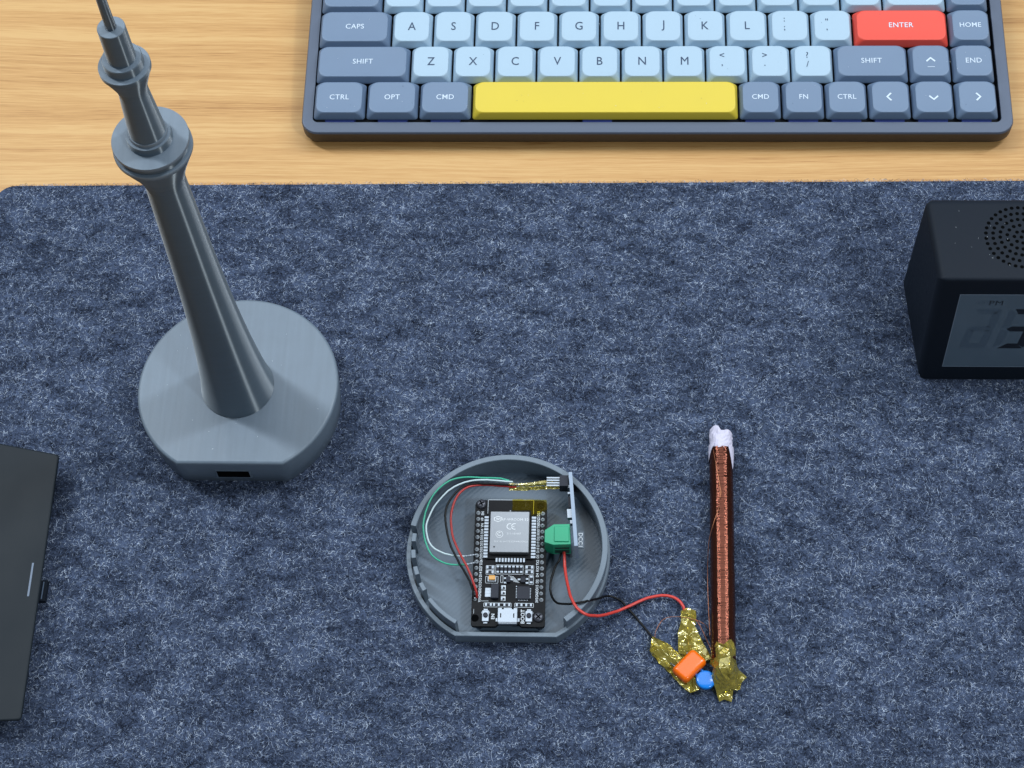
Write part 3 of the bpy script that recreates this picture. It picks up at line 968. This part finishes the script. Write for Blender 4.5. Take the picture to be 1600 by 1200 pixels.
# ------------------------------------------------------------------ receiver module standing against the tray wall
def receiver():
    t = thing('receiver_module', 'small upright receiver board with a green screw terminal at the right wall of the tray', 'receiver board', (-8, 289, 8))
    a = Vector((-9.35, 305.5, 21.2)); b = Vector((-6.75, 274.0, 21.2))
    down = Vector((.03, -.02, -1.0)) * 12.0
    nrm = (b - a).normalized().cross(down.normalized()).normalized()
    if nrm.x < 0: nrm = -nrm
    th = nrm * 1.35
    mb = MB(); mb.cur = 0
    mb.obox(a + down, b - a, -down * .995, th)
    obj('board_sheet', mb, 'pcb', t)
    mb = MB(); mb.obox(a - nrm * .02 - down * .003, b - a, -down.normalized() * .12, th + nrm * .04); 
    mb.obox(b - nrm * .02, (b - a).normalized() * .08, down, th + nrm * .04)
    obj('board_edge', mb, 'pcb_edge', t)
    e = (b - a).normalized(); u = -down.normalized()
    # lettering on its outer face
    mb = MB(); f = th + nrm * .04
    pl = MB(); pl.obox((-6.2, 275.4, 15.4), (3.1, 0, 0), (0, 7.0, 0), (0, 0, .5)); strip = obj('label_strip', pl, 'floorprint', t)
    put_text(mb, 'DCC1', 2.3, (-4.4, 278.9, 15.93), (0, -1, 0), (1, 0, 0), bold=.05)
    obj('strip_lettering', mb, 'silk', strip)
    # small parts on the inner face
    mb = MB()
    for s0, s1, h, k in ((4.5, 5.6, .8, 0), (7.5, 8.3, 1.0, 0), (9.5, 14.2, 1.1, 1), (14.8, 18.5, 1.8, 0), (19.6, 21, .9, 0)):
        mb.cur = k; mb.obox(a + e * s0 + down * .18, e * (s1 - s0), down * .2, -nrm * h)
    obj('surface_components', mb, ['tin', 'chip'], t)
    # plug housing and its pins
    mb = MB(); mb.obox((-12.9, 300.2, 14.5), (3.5, 0, 0), (0, 4.6, 0), (0, 0, 5.4)); obj('pin_socket', mb, 'chip', t)
    mb = MB()
    for k in range(4): mb.obox((-18.0, 300.5 + k * 1.1, 18.4), (5.2, 0, 0), (0, .6, 0), (0, 0, .6))
    obj('header_pins', mb, 'tin', t)
    # terminal block: bevelled outline seen from above
    top = [(-18.4, 276.0), (-15.0, 274.9), (-8.1, 275.2), (-8.6, 283.9), (-14.9, 283.7), (-18.4, 281.2)]
    mb = MB()
    C_ = Vector((-13.2, 279.3))
    def lp(z, k): return [(C_.x + (x - C_.x) * k, C_.y + (y - C_.y) * k, z) for x, y in top]
    mb.loft([lp(10.6, .99), lp(11, 1), lp(19.6, 1), lp(20, .965)])
    tb = obj('terminal_block', mb, 'green_pl', t)
    mb = MB(); mb.box(-14.6, -8.9, 276.2, 282.6, 20.0, 20.5, .25); obj('terminal_lid', mb, 'green_pl', tb)
    mb = MB(); mb.obox((-14.3, 274.75, 12.2), (5.6, .1, 0), (0, .6, 0), (0, 0, 2.6)); mb.obox((-14.3, 274.75, 16.2), (5.6, .1, 0), (0, .6, 0), (0, 0, 1.0))
    obj('wire_slot', mb, 'gdark', tb)


receiver()


# ------------------------------------------------------------------ wires
def wire(pts, r, m, label, name='wire', cat='wire', group=None, tin=None, n=10):
    p = [Vector(q) for q in pts]
    t = thing(name, label, cat, tuple(p[len(p) // 2]), group)
    q = spline(pts, 7); jx = jy = 0
    for i in range(3, len(q) - 3):
        jx = jx * .8 + rnd.gauss(0, .035); jy = jy * .8 + rnd.gauss(0, .035); q[i] = q[i] + Vector((jx, jy, 0))
    mb = MB(); mb.tube(q, r, n); obj('insulation', mb, m, t)
    if tin:
        mb = MB(); q = spline(tin, 5)
        mb.tube(q, [.33 + .14 * math.sin(i * 2.1) for i in range(len(q))], 8); obj('tinned_end', mb, 'tin', t)
    return t


IN = 'thin wires looping inside the tray'
wire([(-32.8, 303.1, 18.0), (-37.0, 304.1, 18.0), (-42.6, 304.3, 18.0), (-49.6, 304.6, 18.0), (-56.5, 302.6, 18.6), (-62.2, 297.1, 18.8), (-65.3, 289.5, 18.6),
      (-66.1, 283.2, 18.0), (-65.2, 277.6, 17.0), (-62.6, 272.1, 16.0), (-58.1, 269.3, 15.0), (-53.2, 268.2, 15.0), (-48.8, 268.6, 14.6)], .36, 'w_green',
     'green wire looping widest around the inside left of the tray', group=IN, tin=[(-49, 268.6, 14.6), (-46.4, 269.3, 14.3), (-45.0, 270.0, 13.6)])
wire([(-31.4, 302.6, 18.0), (-38.4, 303.1, 18.0), (-42.6, 303.3, 18.0), (-47.5, 303.0, 18.0), (-53.7, 300.8, 18.0), (-59.1, 296.1, 18.0), (-63.0, 290.0, 18.0),
      (-64.8, 283.9, 18.0), (-64.2, 278.4, 17.0), (-62.1, 275.1, 16.0), (-57.9, 273.0, 15.0), (-53.4, 271.9, 15.0), (-49.6, 272.0, 14.6)], .36, 'w_white',
     'white wire looping just inside the green one in the tray', group=IN, tin=[(-49.7, 272.0, 14.6), (-46.9, 272.6, 14.3), (-45.2, 273.3, 13.6)])
wire([(-31.4, 301.6, 17.0), (-38.4, 302.2, 17.0), (-42.6, 302.3, 17.0), (-46.8, 302.1, 17.0), (-51.9, 300.3, 17.0), (-55.9, 295.1, 17.0), (-57.6, 289.7, 17.0),
      (-57.1, 282.9, 17.0), (-54.9, 275.3, 16.6), (-51.6, 269.0, 16.0), (-48.6, 264.2, 15.3), (-46.6, 260.0, 14.8), (-45.6, 256.8, 14.3), (-45.6, 254.7, 13.3)], .44, 'w_black',
     'black wire inside the tray running beside the red one to the board edge', group=IN)
wire([(-30.0, 301.0, 16.4), (-35.7, 301.6, 16.2), (-42.7, 301.9, 16.2), (-48.2, 301.0, 16.7), (-52.4, 297.6, 17.6), (-54.7, 292.0, 17.8), (-55.4, 286.0, 17.8), (-54.4, 279.2, 17.8),
      (-51.7, 272.6, 17.8), (-48.4, 266.7, 17.4), (-46.0, 261.1, 16.7), (-44.5, 257.1, 15.5), (-44.2, 255.3, 13.4)], .46, 'w_red_dark',
     'red wire inside the tray curving down to the lower left of the board', group=IN)
OUT = 'antenna leads leaving the tray'
wire([(-10.9, 275.6, 13.0), (-10.6, 271.0, 13.0), (-10.4, 268.1, 13.0), (-9.3, 260.7, 15.0), (-7.8, 253.9, 17.4), (-5.8, 250.0, 18.3), (-2.4, 247.3, 18.1), (1.6, 248.2, 14.0),
      (6.4, 250.9, 9.0), (12.6, 254.7, 5.2), (21.4, 259.1, 4.8), (27.6, 260.4, 5.0), (32.5, 259.1, 5.6), (35.2, 256.2, 6.0), (36.4, 253.0, 5.4)], .6, 'w_red',
     'longer red wire from the green terminal over the tray rim to the taped capacitors', group=OUT)
wire([(-11.6, 275.9, 12.0), (-12.6, 272.1, 12.0), (-14.2, 269.6, 11.0), (-15.9, 264.1, 10.0), (-15.8, 258.9, 10.0), (-14.0, 254.5, 12.0), (-10.5, 252.5, 15.0), (-6.5, 251.9, 17.3),
      (-3.1, 252.3, 17.8), (0.3, 254.3, 15.0), (3.0, 257.0, 10.0), (6.4, 259.7, 5.4), (9.2, 259.4, 4.5), (11.7, 258.1, 4.3), (14.4, 255.1, 4.2), (18.0, 250.6, 4.2),
      (22.0, 245.4, 4.3), (25.5, 241.0, 4.5)], .45, 'w_black',
     'thin black wire from the green terminal across the felt to the left tape flap', group=OUT)


def strand(pts, r, label, group=None):
    o = thing('copper_strand', label, 'wire', tuple(pts[len(pts) // 2]), group)
    mb = MB(); mb.tube(spline(pts, 7), r, 6); obj('strand', mb, 'copper_w', o)


# ------------------------------------------------------------------ crumpled tape
def crumple(poly, zbase, amp, seed, cell=1.5, hfun=None):
    """a sheet of tape filling a flat outline, folded into small facets"""
    r_ = random.Random(seed)
    xs = [p[0] for p in poly]; ys = [p[1] for p in poly]

    def inside(x, y):
        c_ = False; j = len(poly) - 1
        for i in range(len(poly)):
            xi, yi = poly[i][:2]; xj, yj = poly[j][:2]
            if (yi > y) != (yj > y) and x < (xj - xi) * (y - yi) / (yj - yi) + xi: c_ = not c_
            j = i
        return c_
    import mathutils.geometry as geo
    pts = []
    for i in range(len(poly)):                       # boundary points
        a, b = Vector(poly[i][:2]), Vector(poly[(i + 1) % len(poly)][:2])
        k = max(1, int((b - a).length / cell))
        for q in range(k):
            p = a + (b - a) * (q / k)
            pts.append((p.x + (r_.uniform(-.18, .18) if q else 0), p.y + (r_.uniform(-.18, .18) if q else 0)))
    nb = len(pts)
    x = min(xs)
    while x < max(xs):
        y = min(ys)
        while y < max(ys):
            px, py = x + r_.uniform(-.45, .45) * cell, y + r_.uniform(-.45, .45) * cell
            if inside(px, py) and min((px - q[0]) ** 2 + (py - q[1]) ** 2 for q in pts[:nb]) > (.4 * cell) ** 2: pts.append((px, py))
            y += cell
        x += cell
    res = geo.delaunay_2d_cdt([Vector(p) for p in pts], [(i, (i + 1) % nb) for i in range(nb)], [], 1, 1e-5)
    V, F = res[0], res[2]
    vs = []
    for i, v in enumerate(V):
        h = hfun(v.x, v.y) if hfun else zbase
        vs.append((v.x, v.y, max(3.5, h + r_.uniform(-.3, 1) * amp)))
    n = len(vs)
    mb = MB()
    mb.add(vs, [tuple(f) for f in F], False)
    mb.add([(x, y, z - .06) for x, y, z in vs], [tuple(reversed(f)) for f in F], False)
    return mb


# ------------------------------------------------------------------ rod antenna
def rod():
    t = thing('coil_antenna', 'ferrite rod antenna wound with dark copper wire lying on the felt', 'antenna coil', (51, 280, 3.1))
    A_ = Vector((52.1, 330.2, 8.0)); B_ = Vector((50.3, 226.0, 8.0)); d_ = (B_ - A_).normalized()
    sx = Vector((-d_.y, d_.x, 0)).normalized()
    if sx.x < 0: sx = -sx
    up = Vector((0, 0, 1)); R = 4.75

    def ringloop(pos, r, n=40, sq=.0):
        P = []
        for k in range(n):
            a = 2 * PI * k / n
            P.append(A_ + d_ * pos + sx * (r * math.cos(a) + sq) + up * (r * math.sin(a) * .98 - .1))
        return P
    mb = MB(); mb.loft([ringloop(1, 3.9), ringloop(103, 3.9)], smooth=True); obj('ferrite_core', mb, 'ferrite', t)
    # winding: turns of uneven height
    mb = MB(); loops = []; p = 8.2; base = 0; wob = 0
    while p < 97:
        base = base * .93 + rnd.gauss(0, .012)
        w = rnd.uniform(.22, .34)
        r0 = R + max(-.16, min(.2, base)) + rnd.uniform(-.012, .012)
        tw = rnd.gauss(0, .09)
        for q, rr_ in ((0, -.035), (.3, .0), (.7, .0)):
            L_ = ringloop(p + w * q, r0 + rr_)
            wob = wob * .9 + rnd.gauss(0, .02); L_ = [v + sx * wob for v in L_]
            loops.append([v + d_ * (tw * math.sin(2 * PI * i / len(L_) + .4)) for i, v in enumerate(L_)])
        p += w
    mb.loft(loops, True, True, True); obj('winding', mb, 'copper', t)
    # paper sleeve showing at the far end and beside the winding
    def sleeve(fn0, fn1, a0, a1, r, k=26, wob=.24):
        mb = MB(); A2 = []; 
        rows = 8
        for i in range(k + 1):
            a = a0 + (a1 - a0) * i / k
            p0, p1 = fn0(a), fn1(a)
            for j in range(rows + 1):
                p_ = p0 + (p1 - p0) * j / rows
                q = r + rnd.uniform(-wob, wob)
                A2.append(A_ + d_ * p_ + sx * (q * math.cos(a)) + up * (q * math.sin(a)))
        fs = [(i * (rows + 1) + j, i * (rows + 1) + j + 1, (i + 1) * (rows + 1) + j + 1, (i + 1) * (rows + 1) + j) for i in range(k) for j in range(rows)]
        n_ = len(A2); 
        A3 = [v - (v - A_ - d_ * (v - A_).dot(d_)).normalized() * .12 for v in A2]
        mb.add(A2 + A3, fs + [tuple(n_ + q for q in reversed(f)) for f in fs], False)
        return mb
    obj('paper_sleeve', sleeve(lambda a: (-.9 if math.cos(a) < -.1 else .8) + .5 * math.sin(5 * a), lambda a: 8.8, -.3, 2 * PI - .3, 4.55), 'paper', t)
    obj('paper_sleeve', sleeve(lambda a: 7.5, lambda a: 8.4 + 9.5 * max(0, 1 - abs(a - .52) / .5) ** 1.1, -.1, 1.0, 5.08, 14, .03), 'paper', t)
    obj('paper_sleeve', sleeve(lambda a: 6.5, lambda a: 8.0 + 5.5 * max(0, min(1, (a - 2.35) / .7)), 2.2, 3.5, 5.06, 14, .03), 'paper', t)
    # loose ends of the winding
    strand([(48.5, 320.5, 12.0), (49.4, 313.1, 13.0), (50.3, 306.5, 13.25), (50.9, 301.2, 13.3), (50.6, 298.6, 13.15)], .12,
           'loose copper turn lifting off the upper part of the rod coil', 'loose copper strands')
    strand([(50.1, 294.9, 12.9), (49.2, 292.2, 12.95), (47.6, 287.7, 12.0), (46.2, 283.0, 9.4), (45.7, 278.1, 7), (45.4, 268, 4.6), (45.5, 255, 4.2), (45.8, 243, 4.4)], .12,
           'hair-thin copper strand running down the left side of the rod coil', 'loose copper strands')


rod()
strand([(24.5, 242.5, 4.5), (24.5, 243.6, 5.0), (25.0, 245.7, 5.6), (27.0, 249.2, 6.2), (29.3, 250.7, 6.4), (32.9, 251.0, 6.8), (36.1, 250.6, 7.0), (40.2, 250.0, 6.2), (43.4, 249.0, 4.9),
        (45.0, 247.2, 4.2)], .13, 'fine copper strand arching from the left tape flap over the upper one', 'loose copper strands')
strand([(40.2, 250.3, 6.2), (41.9, 247.8, 5.6), (43.9, 243.6, 5.0), (45.8, 238.9, 5.0), (47.1, 236.0, 6.0), (48.4, 233.2, 10.5)], .13,
       'fine copper strand bending down from the upper tape flap to the coil end', 'loose copper strands')

TG = 'pieces of amber tape round the capacitor leads'
tp = obj('tape_piece', crumple([(34.6, 254.0), (36.9, 254.6), (40.4, 254.0), (40.7, 251.9), (39.9, 247.8), (42.4, 242.4), (44.4, 238.4), (46.0, 234.6), (43.5, 233.8), (37.7, 235.2),
                                (33.6, 236.8), (33.3, 245.0), (34.7, 250.2)], 5, 1.2, 5, 1.9,
                               lambda x, y: 4.6 + 1.6 * math.exp(-((x - 36.6) / 2.2) ** 2)), 'tape')
tag(tp, 'crumpled upright flap of amber tape above the orange capacitor, round the red wire end', 'tape', TG)
tp = obj('tape_piece', crumple([(23.6, 243.2), (26.5, 241.8), (30.4, 240.2), (32.0, 238.2), (34.8, 236.6), (37.7, 236.6), (41.1, 227.3), (41.2, 222.2), (37.7, 220.9), (33.9, 224.2),
                                (30.4, 228.8), (26.0, 233.0), (22.4, 237.6)], 4.2, 1.3, 6, 1.9,
                               lambda x, y: 4.0 + 1.3 * math.exp(-((x + y - 266) / 4) ** 2)), 'tape')
tag(tp, 'crumpled amber tape flap at the black wire end, running under the orange capacitor', 'tape', TG)
tp = obj('tape_piece', crumple([(46.3, 236.4), (47.6, 239.0), (50.2, 237.4), (53.8, 240.6), (55.2, 237), (54.8, 233.4), (56.6, 230.2), (59.4, 227.6), (57.2, 225.4), (56.6, 222.6), (53.9, 222.0), (53.2, 217.8), (50.4, 218.9), (48.6, 217.9), (47.4, 222.0),
                                (45.6, 226.4), (46.4, 229.4), (45.2, 232.4)], 4, 1.0, 8, 1.8,
                               lambda x, y: 4.2 + (8.9 * math.sqrt(max(0, 1 - ((x - 50.5) / 5.4) ** 2)) * max(0, min(1, (y - 220.5) / 7)))), 'tape')
tag(tp, 'crumpled amber tape wrapped over the near end of the copper coil', 'tape', TG)


# ------------------------------------------------------------------ capacitors
def capacitors():
    t = thing('film_capacitor', 'glossy orange rounded capacitor lying aslant on the amber tape', 'capacitor', (37.8, 230.8, 5))
    ax = Vector((9.2, 9.6, 0)).normalized(); ay = Vector((-ax.y, ax.x, 0)); C_ = Vector((37.4, 230.9, 0))
    mb = MB(); W, H = 12.2, 7.9
    def lp(w, h, r, z): return [C_ + ax * x + ay * y + Vector((0, 0, z_)) for x, y, z_ in rr(w, h, r, 5, z)]
    mb.loft([lp(W - 1.6, H - 1.6, 1, 4.6), lp(W - .4, H - .4, 1.5, 5.4), lp(W, H, 1.7, 6.4), lp(W, H, 1.7, 7.4), lp(W - .6, H - .6, 1.5, 8.3), lp(W - 1.6, H - 1.6, 1.2, 8.9),
             lp(W - 3, H - 3, .8, 9.1)], True, True, True)
    mb.sm[-1] = True
    obj('body', mb, 'orange', t)
    mb = MB()
    for s in (-1, 1):
        p = C_ + ax * (s * 3.6) + ay * 3.0 + Vector((0, 0, 6.6)); mb.tube([p, p + ay * 1.5 - Vector((0, 0, .5)), p + ay * 3.4 - Vector((0, 0, 1.4))], .28, 8)
    obj('lead', mb, 'tin', t)
    t = thing('ceramic_capacitor', 'small bright blue disc capacitor touching the orange one', 'capacitor', (43.4, 225.6, 5))
    mb = MB(); n = 36; C2 = Vector((43.5, 225.6, 0))
    nx = Vector((-2.6, 3.3, 0)).normalized()
    prof = [(.55, 4.9), (.85, 5.1), (.98, 5.7), (1, 6.6), (.99, 7.2), (.93, 7.6), (.84, 7.75), (.2, 7.8)]
    loops = []
    for k, z in prof:
        loops.append([(C2.x + 3.7 * k * math.cos(2 * PI * i / n), C2.y + 3.7 * k * math.sin(2 * PI * i / n), z) for i in range(n)])
    mb.loft(loops, True, True, True)
    px_ = Vector((-nx.y, nx.x, 0))
    for s in (-1, 1):
        q = C2 + px_ * (s * 1.35) + Vector((0, 0, 6.2)); mb.tube([q + nx * 1.5, q + nx * 3.6, q + nx * 4.8 - Vector((0, 0, .3))], [.85, .7, .45], 10)
    obj('body', mb, 'blue', t)


capacitors()


# tape round the solder joints inside the tray
def inner_tape():
    t = thing('taped_splice', 'amber tape wrapped round the wire bundle beside the receiver plug in the tray', 'tape', (-22, 302, 16), TG)
    P_ = [(-33.0, 302.0, 17.3), (-30.0, 301.7, 17.4), (-26.5, 301.6, 17.5), (-23.5, 301.9, 17.6), (-20.0, 302.4, 17.6), (-17.5, 302.5, 17.7)]
    q = spline(P_, 4)
    mb = MB()
    mb.tube(q, [.55 + .5 * i / len(q) + rnd.uniform(-.18, .18) for i in range(len(q))], 6, False)
    obj('twisted_wrap', mb, 'tape', t)
    mb = crumple([(-18.3, 299.7), (-12.9, 299.9), (-12.9, 303.6), (-18.2, 303.3)], 17.6, .5, 12, 1.2); obj('flat_wrap', mb, 'tape', t)
    mb = crumple([(-33.0, 299.9), (-18.2, 300.5), (-18.2, 301.9), (-33.0, 301.4)], 15.4, .4, 13, 1.2); obj('flat_wrap', mb, 'tape', t)
    mb = MB()
    for k in range(3):
        off = k * 2.1
        mb.tube([(p.x, p.y + .35 * math.sin(i * .55 + off), p.z + .35 * math.cos(i * .55 + off)) for i, p in enumerate(q)], .22, 6)
    obj('wire_core', mb, 'tin', t)
    o = obj('tape_piece', crumple([(lx(640), ly(338)), (lx(836), ly(338)), (lx(840), ly(395)), (lx(752), ly(432)), (lx(748), ly(400)), (lx(640), ly(400))], BZ + 1.1, .22, 14, 1.6), 'tape_flat')
    tag(o, 'flat strip of amber tape stuck over the upper right corner of the microcontroller board', 'tape', TG)


inner_tape()


# ------------------------------------------------------------------ alarm clock
def clock():
    t = thing('alarm_clock', 'black desk clock with a round speaker grille on top and a grey digital screen', 'clock', (172, 380, 3))
    xl, xr = 134.1, 212.0
    xc = (xl + xr) / 2
    # four section corners: bottom front, bottom back, top back, top front in (y, z)
    prof = [(357.6, 3.1), (405.4, 3.1), (406.3, 65.5), (368.2, 65.5)]

    def section(ins, rad):
        c_ = Vector((sum(p[0] for p in prof) / 4, sum(p[1] for p in prof) / 4)); P = []
        n_ = len(prof)
        for i in range(n_):
            a, b, c2 = Vector(prof[i - 1]), Vector(prof[i]), Vector(prof[(i + 1) % n_])
            u, v = (a - b).normalized(), (c2 - b).normalized()
            b = b + (u + v) * ins
            r = max(.3, (1.5 if i == 3 else 1.2 if i == 0 else rad) - ins)
            for k in range(7):
                s_ = k / 6
                p = b + u * r * (1 - s_) ** 2 + v * r * s_ ** 2
                P.append(p)
        return P
    mb = MB(); loops = []
    for x, ins in ((0, 3.4), (.25, 2.1), (.9, 1.1), (1.9, .35), (3.2, 0)):
        loops.append([(xl + x - .066 * (p.x - 360), p.x, p.y) for p in section(ins, 3.6)])
    for x, ins in ((3.2, 0), (1.9, .35), (.9, 1.1), (.25, 2.1), (0, 3.4)):
        loops.append([(xr - x + .066 * (p.x - 360), p.x, p.y) for p in section(ins, 3.6)])
    mb.loft(loops, True, True, True)
    obj('body', mb, 'black', t)
    # speaker
    mb = MB(); cx, cy = 166.8, 387.6; zt = 65.5
    for k in range(6):
        r = 13.7 * k / 5; n = max(1, 7 * k)
        for i in range(n):
            a = 2 * PI * i / n + k * .35
            mb.cyl(cx + r * math.cos(a), cy + r * math.sin(a), zt - .05, zt + .03, .76, 12)
    obj('speaker_grille', mb, 'hole', t)
    # screen lies on the sloping front
    o = Vector((0, 359.0, 3.2)); uz = Vector((0, 368.2 - 357.6, 65.5 - 3.1)).normalized(); nrm = Vector((0, -uz.z, uz.y))
    def F(x, h, d=0): return Vector((x, 357.6, 3.1)) + uz * h + nrm * d
    x0, x1, h0, h1 = 143.2, 204.5, 9.6, 54.0
    mb = MB()
    L_ = lambda e, d: [F(x0 - e, h0 - e, d), F(x1 + e, h0 - e, d), F(x1 + e, h1 + e, d), F(x0 - e, h1 + e, d)]
    mb.loft([L_(.45, -.5), L_(.45, .12), L_(0.1, .12), L_(0.1, -.1)], True, False, False)
    obj('screen_frame', mb, 'bezel', t)
    mb = MB(); mb.loft([L_(.1, -.4), L_(.1, .06)]); sc = obj('screen', mb, 'lcd', t)
    # seven segment digits, slanted
    def digit(mb, cx, cy, w, h, segs, th=3.1, sl=.12, d=.085):
        hw, hh = w / 2, h / 2; g = .25
        def q(x, y): return F(cx + x + sl * y, cy + y, d)
        H = {'a': hh, 'g': 0, 'd': -hh}
        for k, yy in H.items():
            if k in segs:
                mb.add([q(-hw + g, yy), q(-hw + th * .6 + g, yy + (th * .5 if k != 'a' else 0)), q(hw - th * .6 - g, yy + (th * .5 if k != 'a' else 0)), q(hw - g, yy),
                        q(hw - th * .6 - g, yy - (th * .5 if k == 'g' else (th if k == 'a' else 0))), q(-hw + th * .6 + g, yy - (th * .5 if k == 'g' else (th if k == 'a' else 0)))] if k != 'd' else
                       [q(-hw + g, yy), q(hw - g, yy), q(hw - th - g, yy + th), q(-hw + th + g, yy + th)], [(5, 4, 3, 2, 1, 0)] if k != 'd' else [(0, 1, 2, 3)], False)
        for k, sx_, y0_, y1_ in (('f', -1, g, hh - g), ('b', 1, g, hh - g), ('e', -1, -hh + g, -g), ('c', 1, -hh + g, -g)):
            if k in segs:
                xo, xi = sx_ * hw, sx_ * (hw - th)
                mb.add([q(xo, y0_ + .3), q(xo, y1_ - .3), q(xi, y1_ - th * .7 if y1_ > 1 else y1_ - .9), q(xi, y0_ + .9 if y1_ > 1 else y0_ + th * .8)], [(0, 1, 2, 3)] if sx_ > 0 else [(3, 2, 1, 0)], False)
    mb = MB(); digit(mb, 154.2, 33.5, 10.5, 24.5, 'abcdeg'); digit(mb, 167.6, 33.5, 10.5, 24.5, 'fe')
    put_text(mb, 'AM', 3.2, F(152.2, 49.6, .085), (1, 0, 0), uz, wide=1.1)
    obj('faint_digits', mb, 'lcd_off', sc)
    mb = MB(); digit(mb, 169.4, 33.5, 10.5, 24.5, 'abgcd', d=.1)
    mb.box(0, 0, 0, 0, 0, 0) if False else None
    for h_ in (28, 39): mb.obox(F(179.2, h_, .02), Vector((1.8, 0, 0)), uz * 2, nrm * .08)
    digit(mb, 187.5, 33.5, 10.5, 24.5, 'abged', d=.1); digit(mb, 199.0, 33.5, 8, 24.5, 'afgcd', d=.1)
    put_text(mb, 'PM', 4.0, F(157.6, 49.4, .1), (1, 0, 0), uz, wide=1.1)
    obj('digits', mb, 'lcd_on', sc)


M['bezel'] = mat('screen_bezel', rgb(110, 124, 140), .25)
clock()


# ------------------------------------------------------------------ dust and lint
def dust(parent, name_mat, spots, local=False):
    mb = MB()
    for x, y, z in spots:
        a = rnd.uniform(0, PI); l_ = rnd.uniform(.12, .5); w_ = rnd.uniform(.05, .12)
        dx, dy = math.cos(a) * l_, math.sin(a) * l_
        mb.obox((x, y, z), (dx, dy, .02), (-dy / l_ * w_, dx / l_ * w_, 0), (0, 0, .06))
    o = obj('dust', mb, name_mat, parent, local); o['kind'] = 'stuff'


for o_ in list(scene.objects):
    if o_.parent is None and o_.name == 'alarm_clock':
        dust(o_, 'silk', [(rnd.uniform(138, 205), rnd.uniform(372, 402), 65.5) for _ in range(26)])
    if o_.parent is None and o_.name == 'tower_model':
        dust(o_, 'silk', [(-144.6 + 38 * math.cos(t_) * r_, 342.8 + 33 * math.sin(t_) * r_, 22.0) for t_, r_ in [(rnd.uniform(0, 2 * PI), rnd.uniform(.45, 1)) for _ in range(22)]])
    if o_.parent is None and o_.name == 'keyboard':
        dust(o_, 'silk', [(rnd.uniform(-125, 180), 16 + 19.05 * rnd.randint(0, 3) + rnd.uniform(-6, 6), 14.42) for _ in range(70)], True)
        dust(o_, 'ldark', [(rnd.uniform(-125, 180), 16 + 19.05 * rnd.randint(0, 3) + rnd.uniform(-6, 6), 14.42) for _ in range(40)] + [(-86.2, 21.6, 14.43), (-86.0, 21.9, 14.43), (-85.9, 21.5, 14.43)], True)


# ------------------------------------------------------------------ black device at the left edge
def device():
    t = thing('external_drive', 'flat black plastic device at the left edge with a short slit near its side tab', 'electronic device', (-260, 262, 3))
    P_ = [(-215.9, 314.4), (-214.2, 203.4), (-330, 197.0), (-330, 336.5)]
    def lp(z, ins, rad):
        n_ = len(P_); out = []
        for i in range(n_):
            a, b, c2 = Vector(P_[i - 1]), Vector(P_[i]), Vector(P_[(i + 1) % n_])
            u, v = (a - b).normalized(), (c2 - b).normalized(); b = b + (u + v) * ins
            for k in range(6):
                s_ = k / 5; p = b + u * rad * (1 - s_) ** 2 + v * rad * s_ ** 2; out.append((p.x, p.y, z))
        return out[::-1]
    mb = MB()
    mb.loft([lp(5.2, 7, 2), lp(6, 6.2, 2), lp(12.6, 1.0, 1.8), lp(14.0, .15, 1.6), lp(14.7, 0, 1.6), lp(15.1, .3, 1.5), lp(15.2, .7, 1.3)], True, True, False)
    b = obj('body', mb, 'black2', t)
    for x, y in ((-228, 300), (-228, 216), (-318, 300), (-318, 216)):
        mb = MB(); mb.cyl(x, y, 3.1, 5.4, 4, 20); obj('rubber_foot', mb, 'hole', t)
    mb = MB(); a = Vector((-219.7, 267.0, 15.21)); mb.obox(a, (.15, -14.0, 0), (.75, 0, 0), (0, 0, .12)); obj('indicator_slit', mb, 'slit', t)
    mb = MB(); mb.obox((-218.5, 253.5, 6.8), (0, 8.6, 0), (4.2, 0, 0), (0, 0, 2.6)); tb = obj('side_tab', mb, 'black', t)
    mb = MB(); mb.obox((-215.9, 254.2, 9.42), (0, 7.2, 0), (.4, 0, 0), (0, 0, .1)); obj('tab_ridge', mb, 'slit', tb)


M['slit'] = mat('grey_indicator', rgb(92, 108, 130), .45)
device()
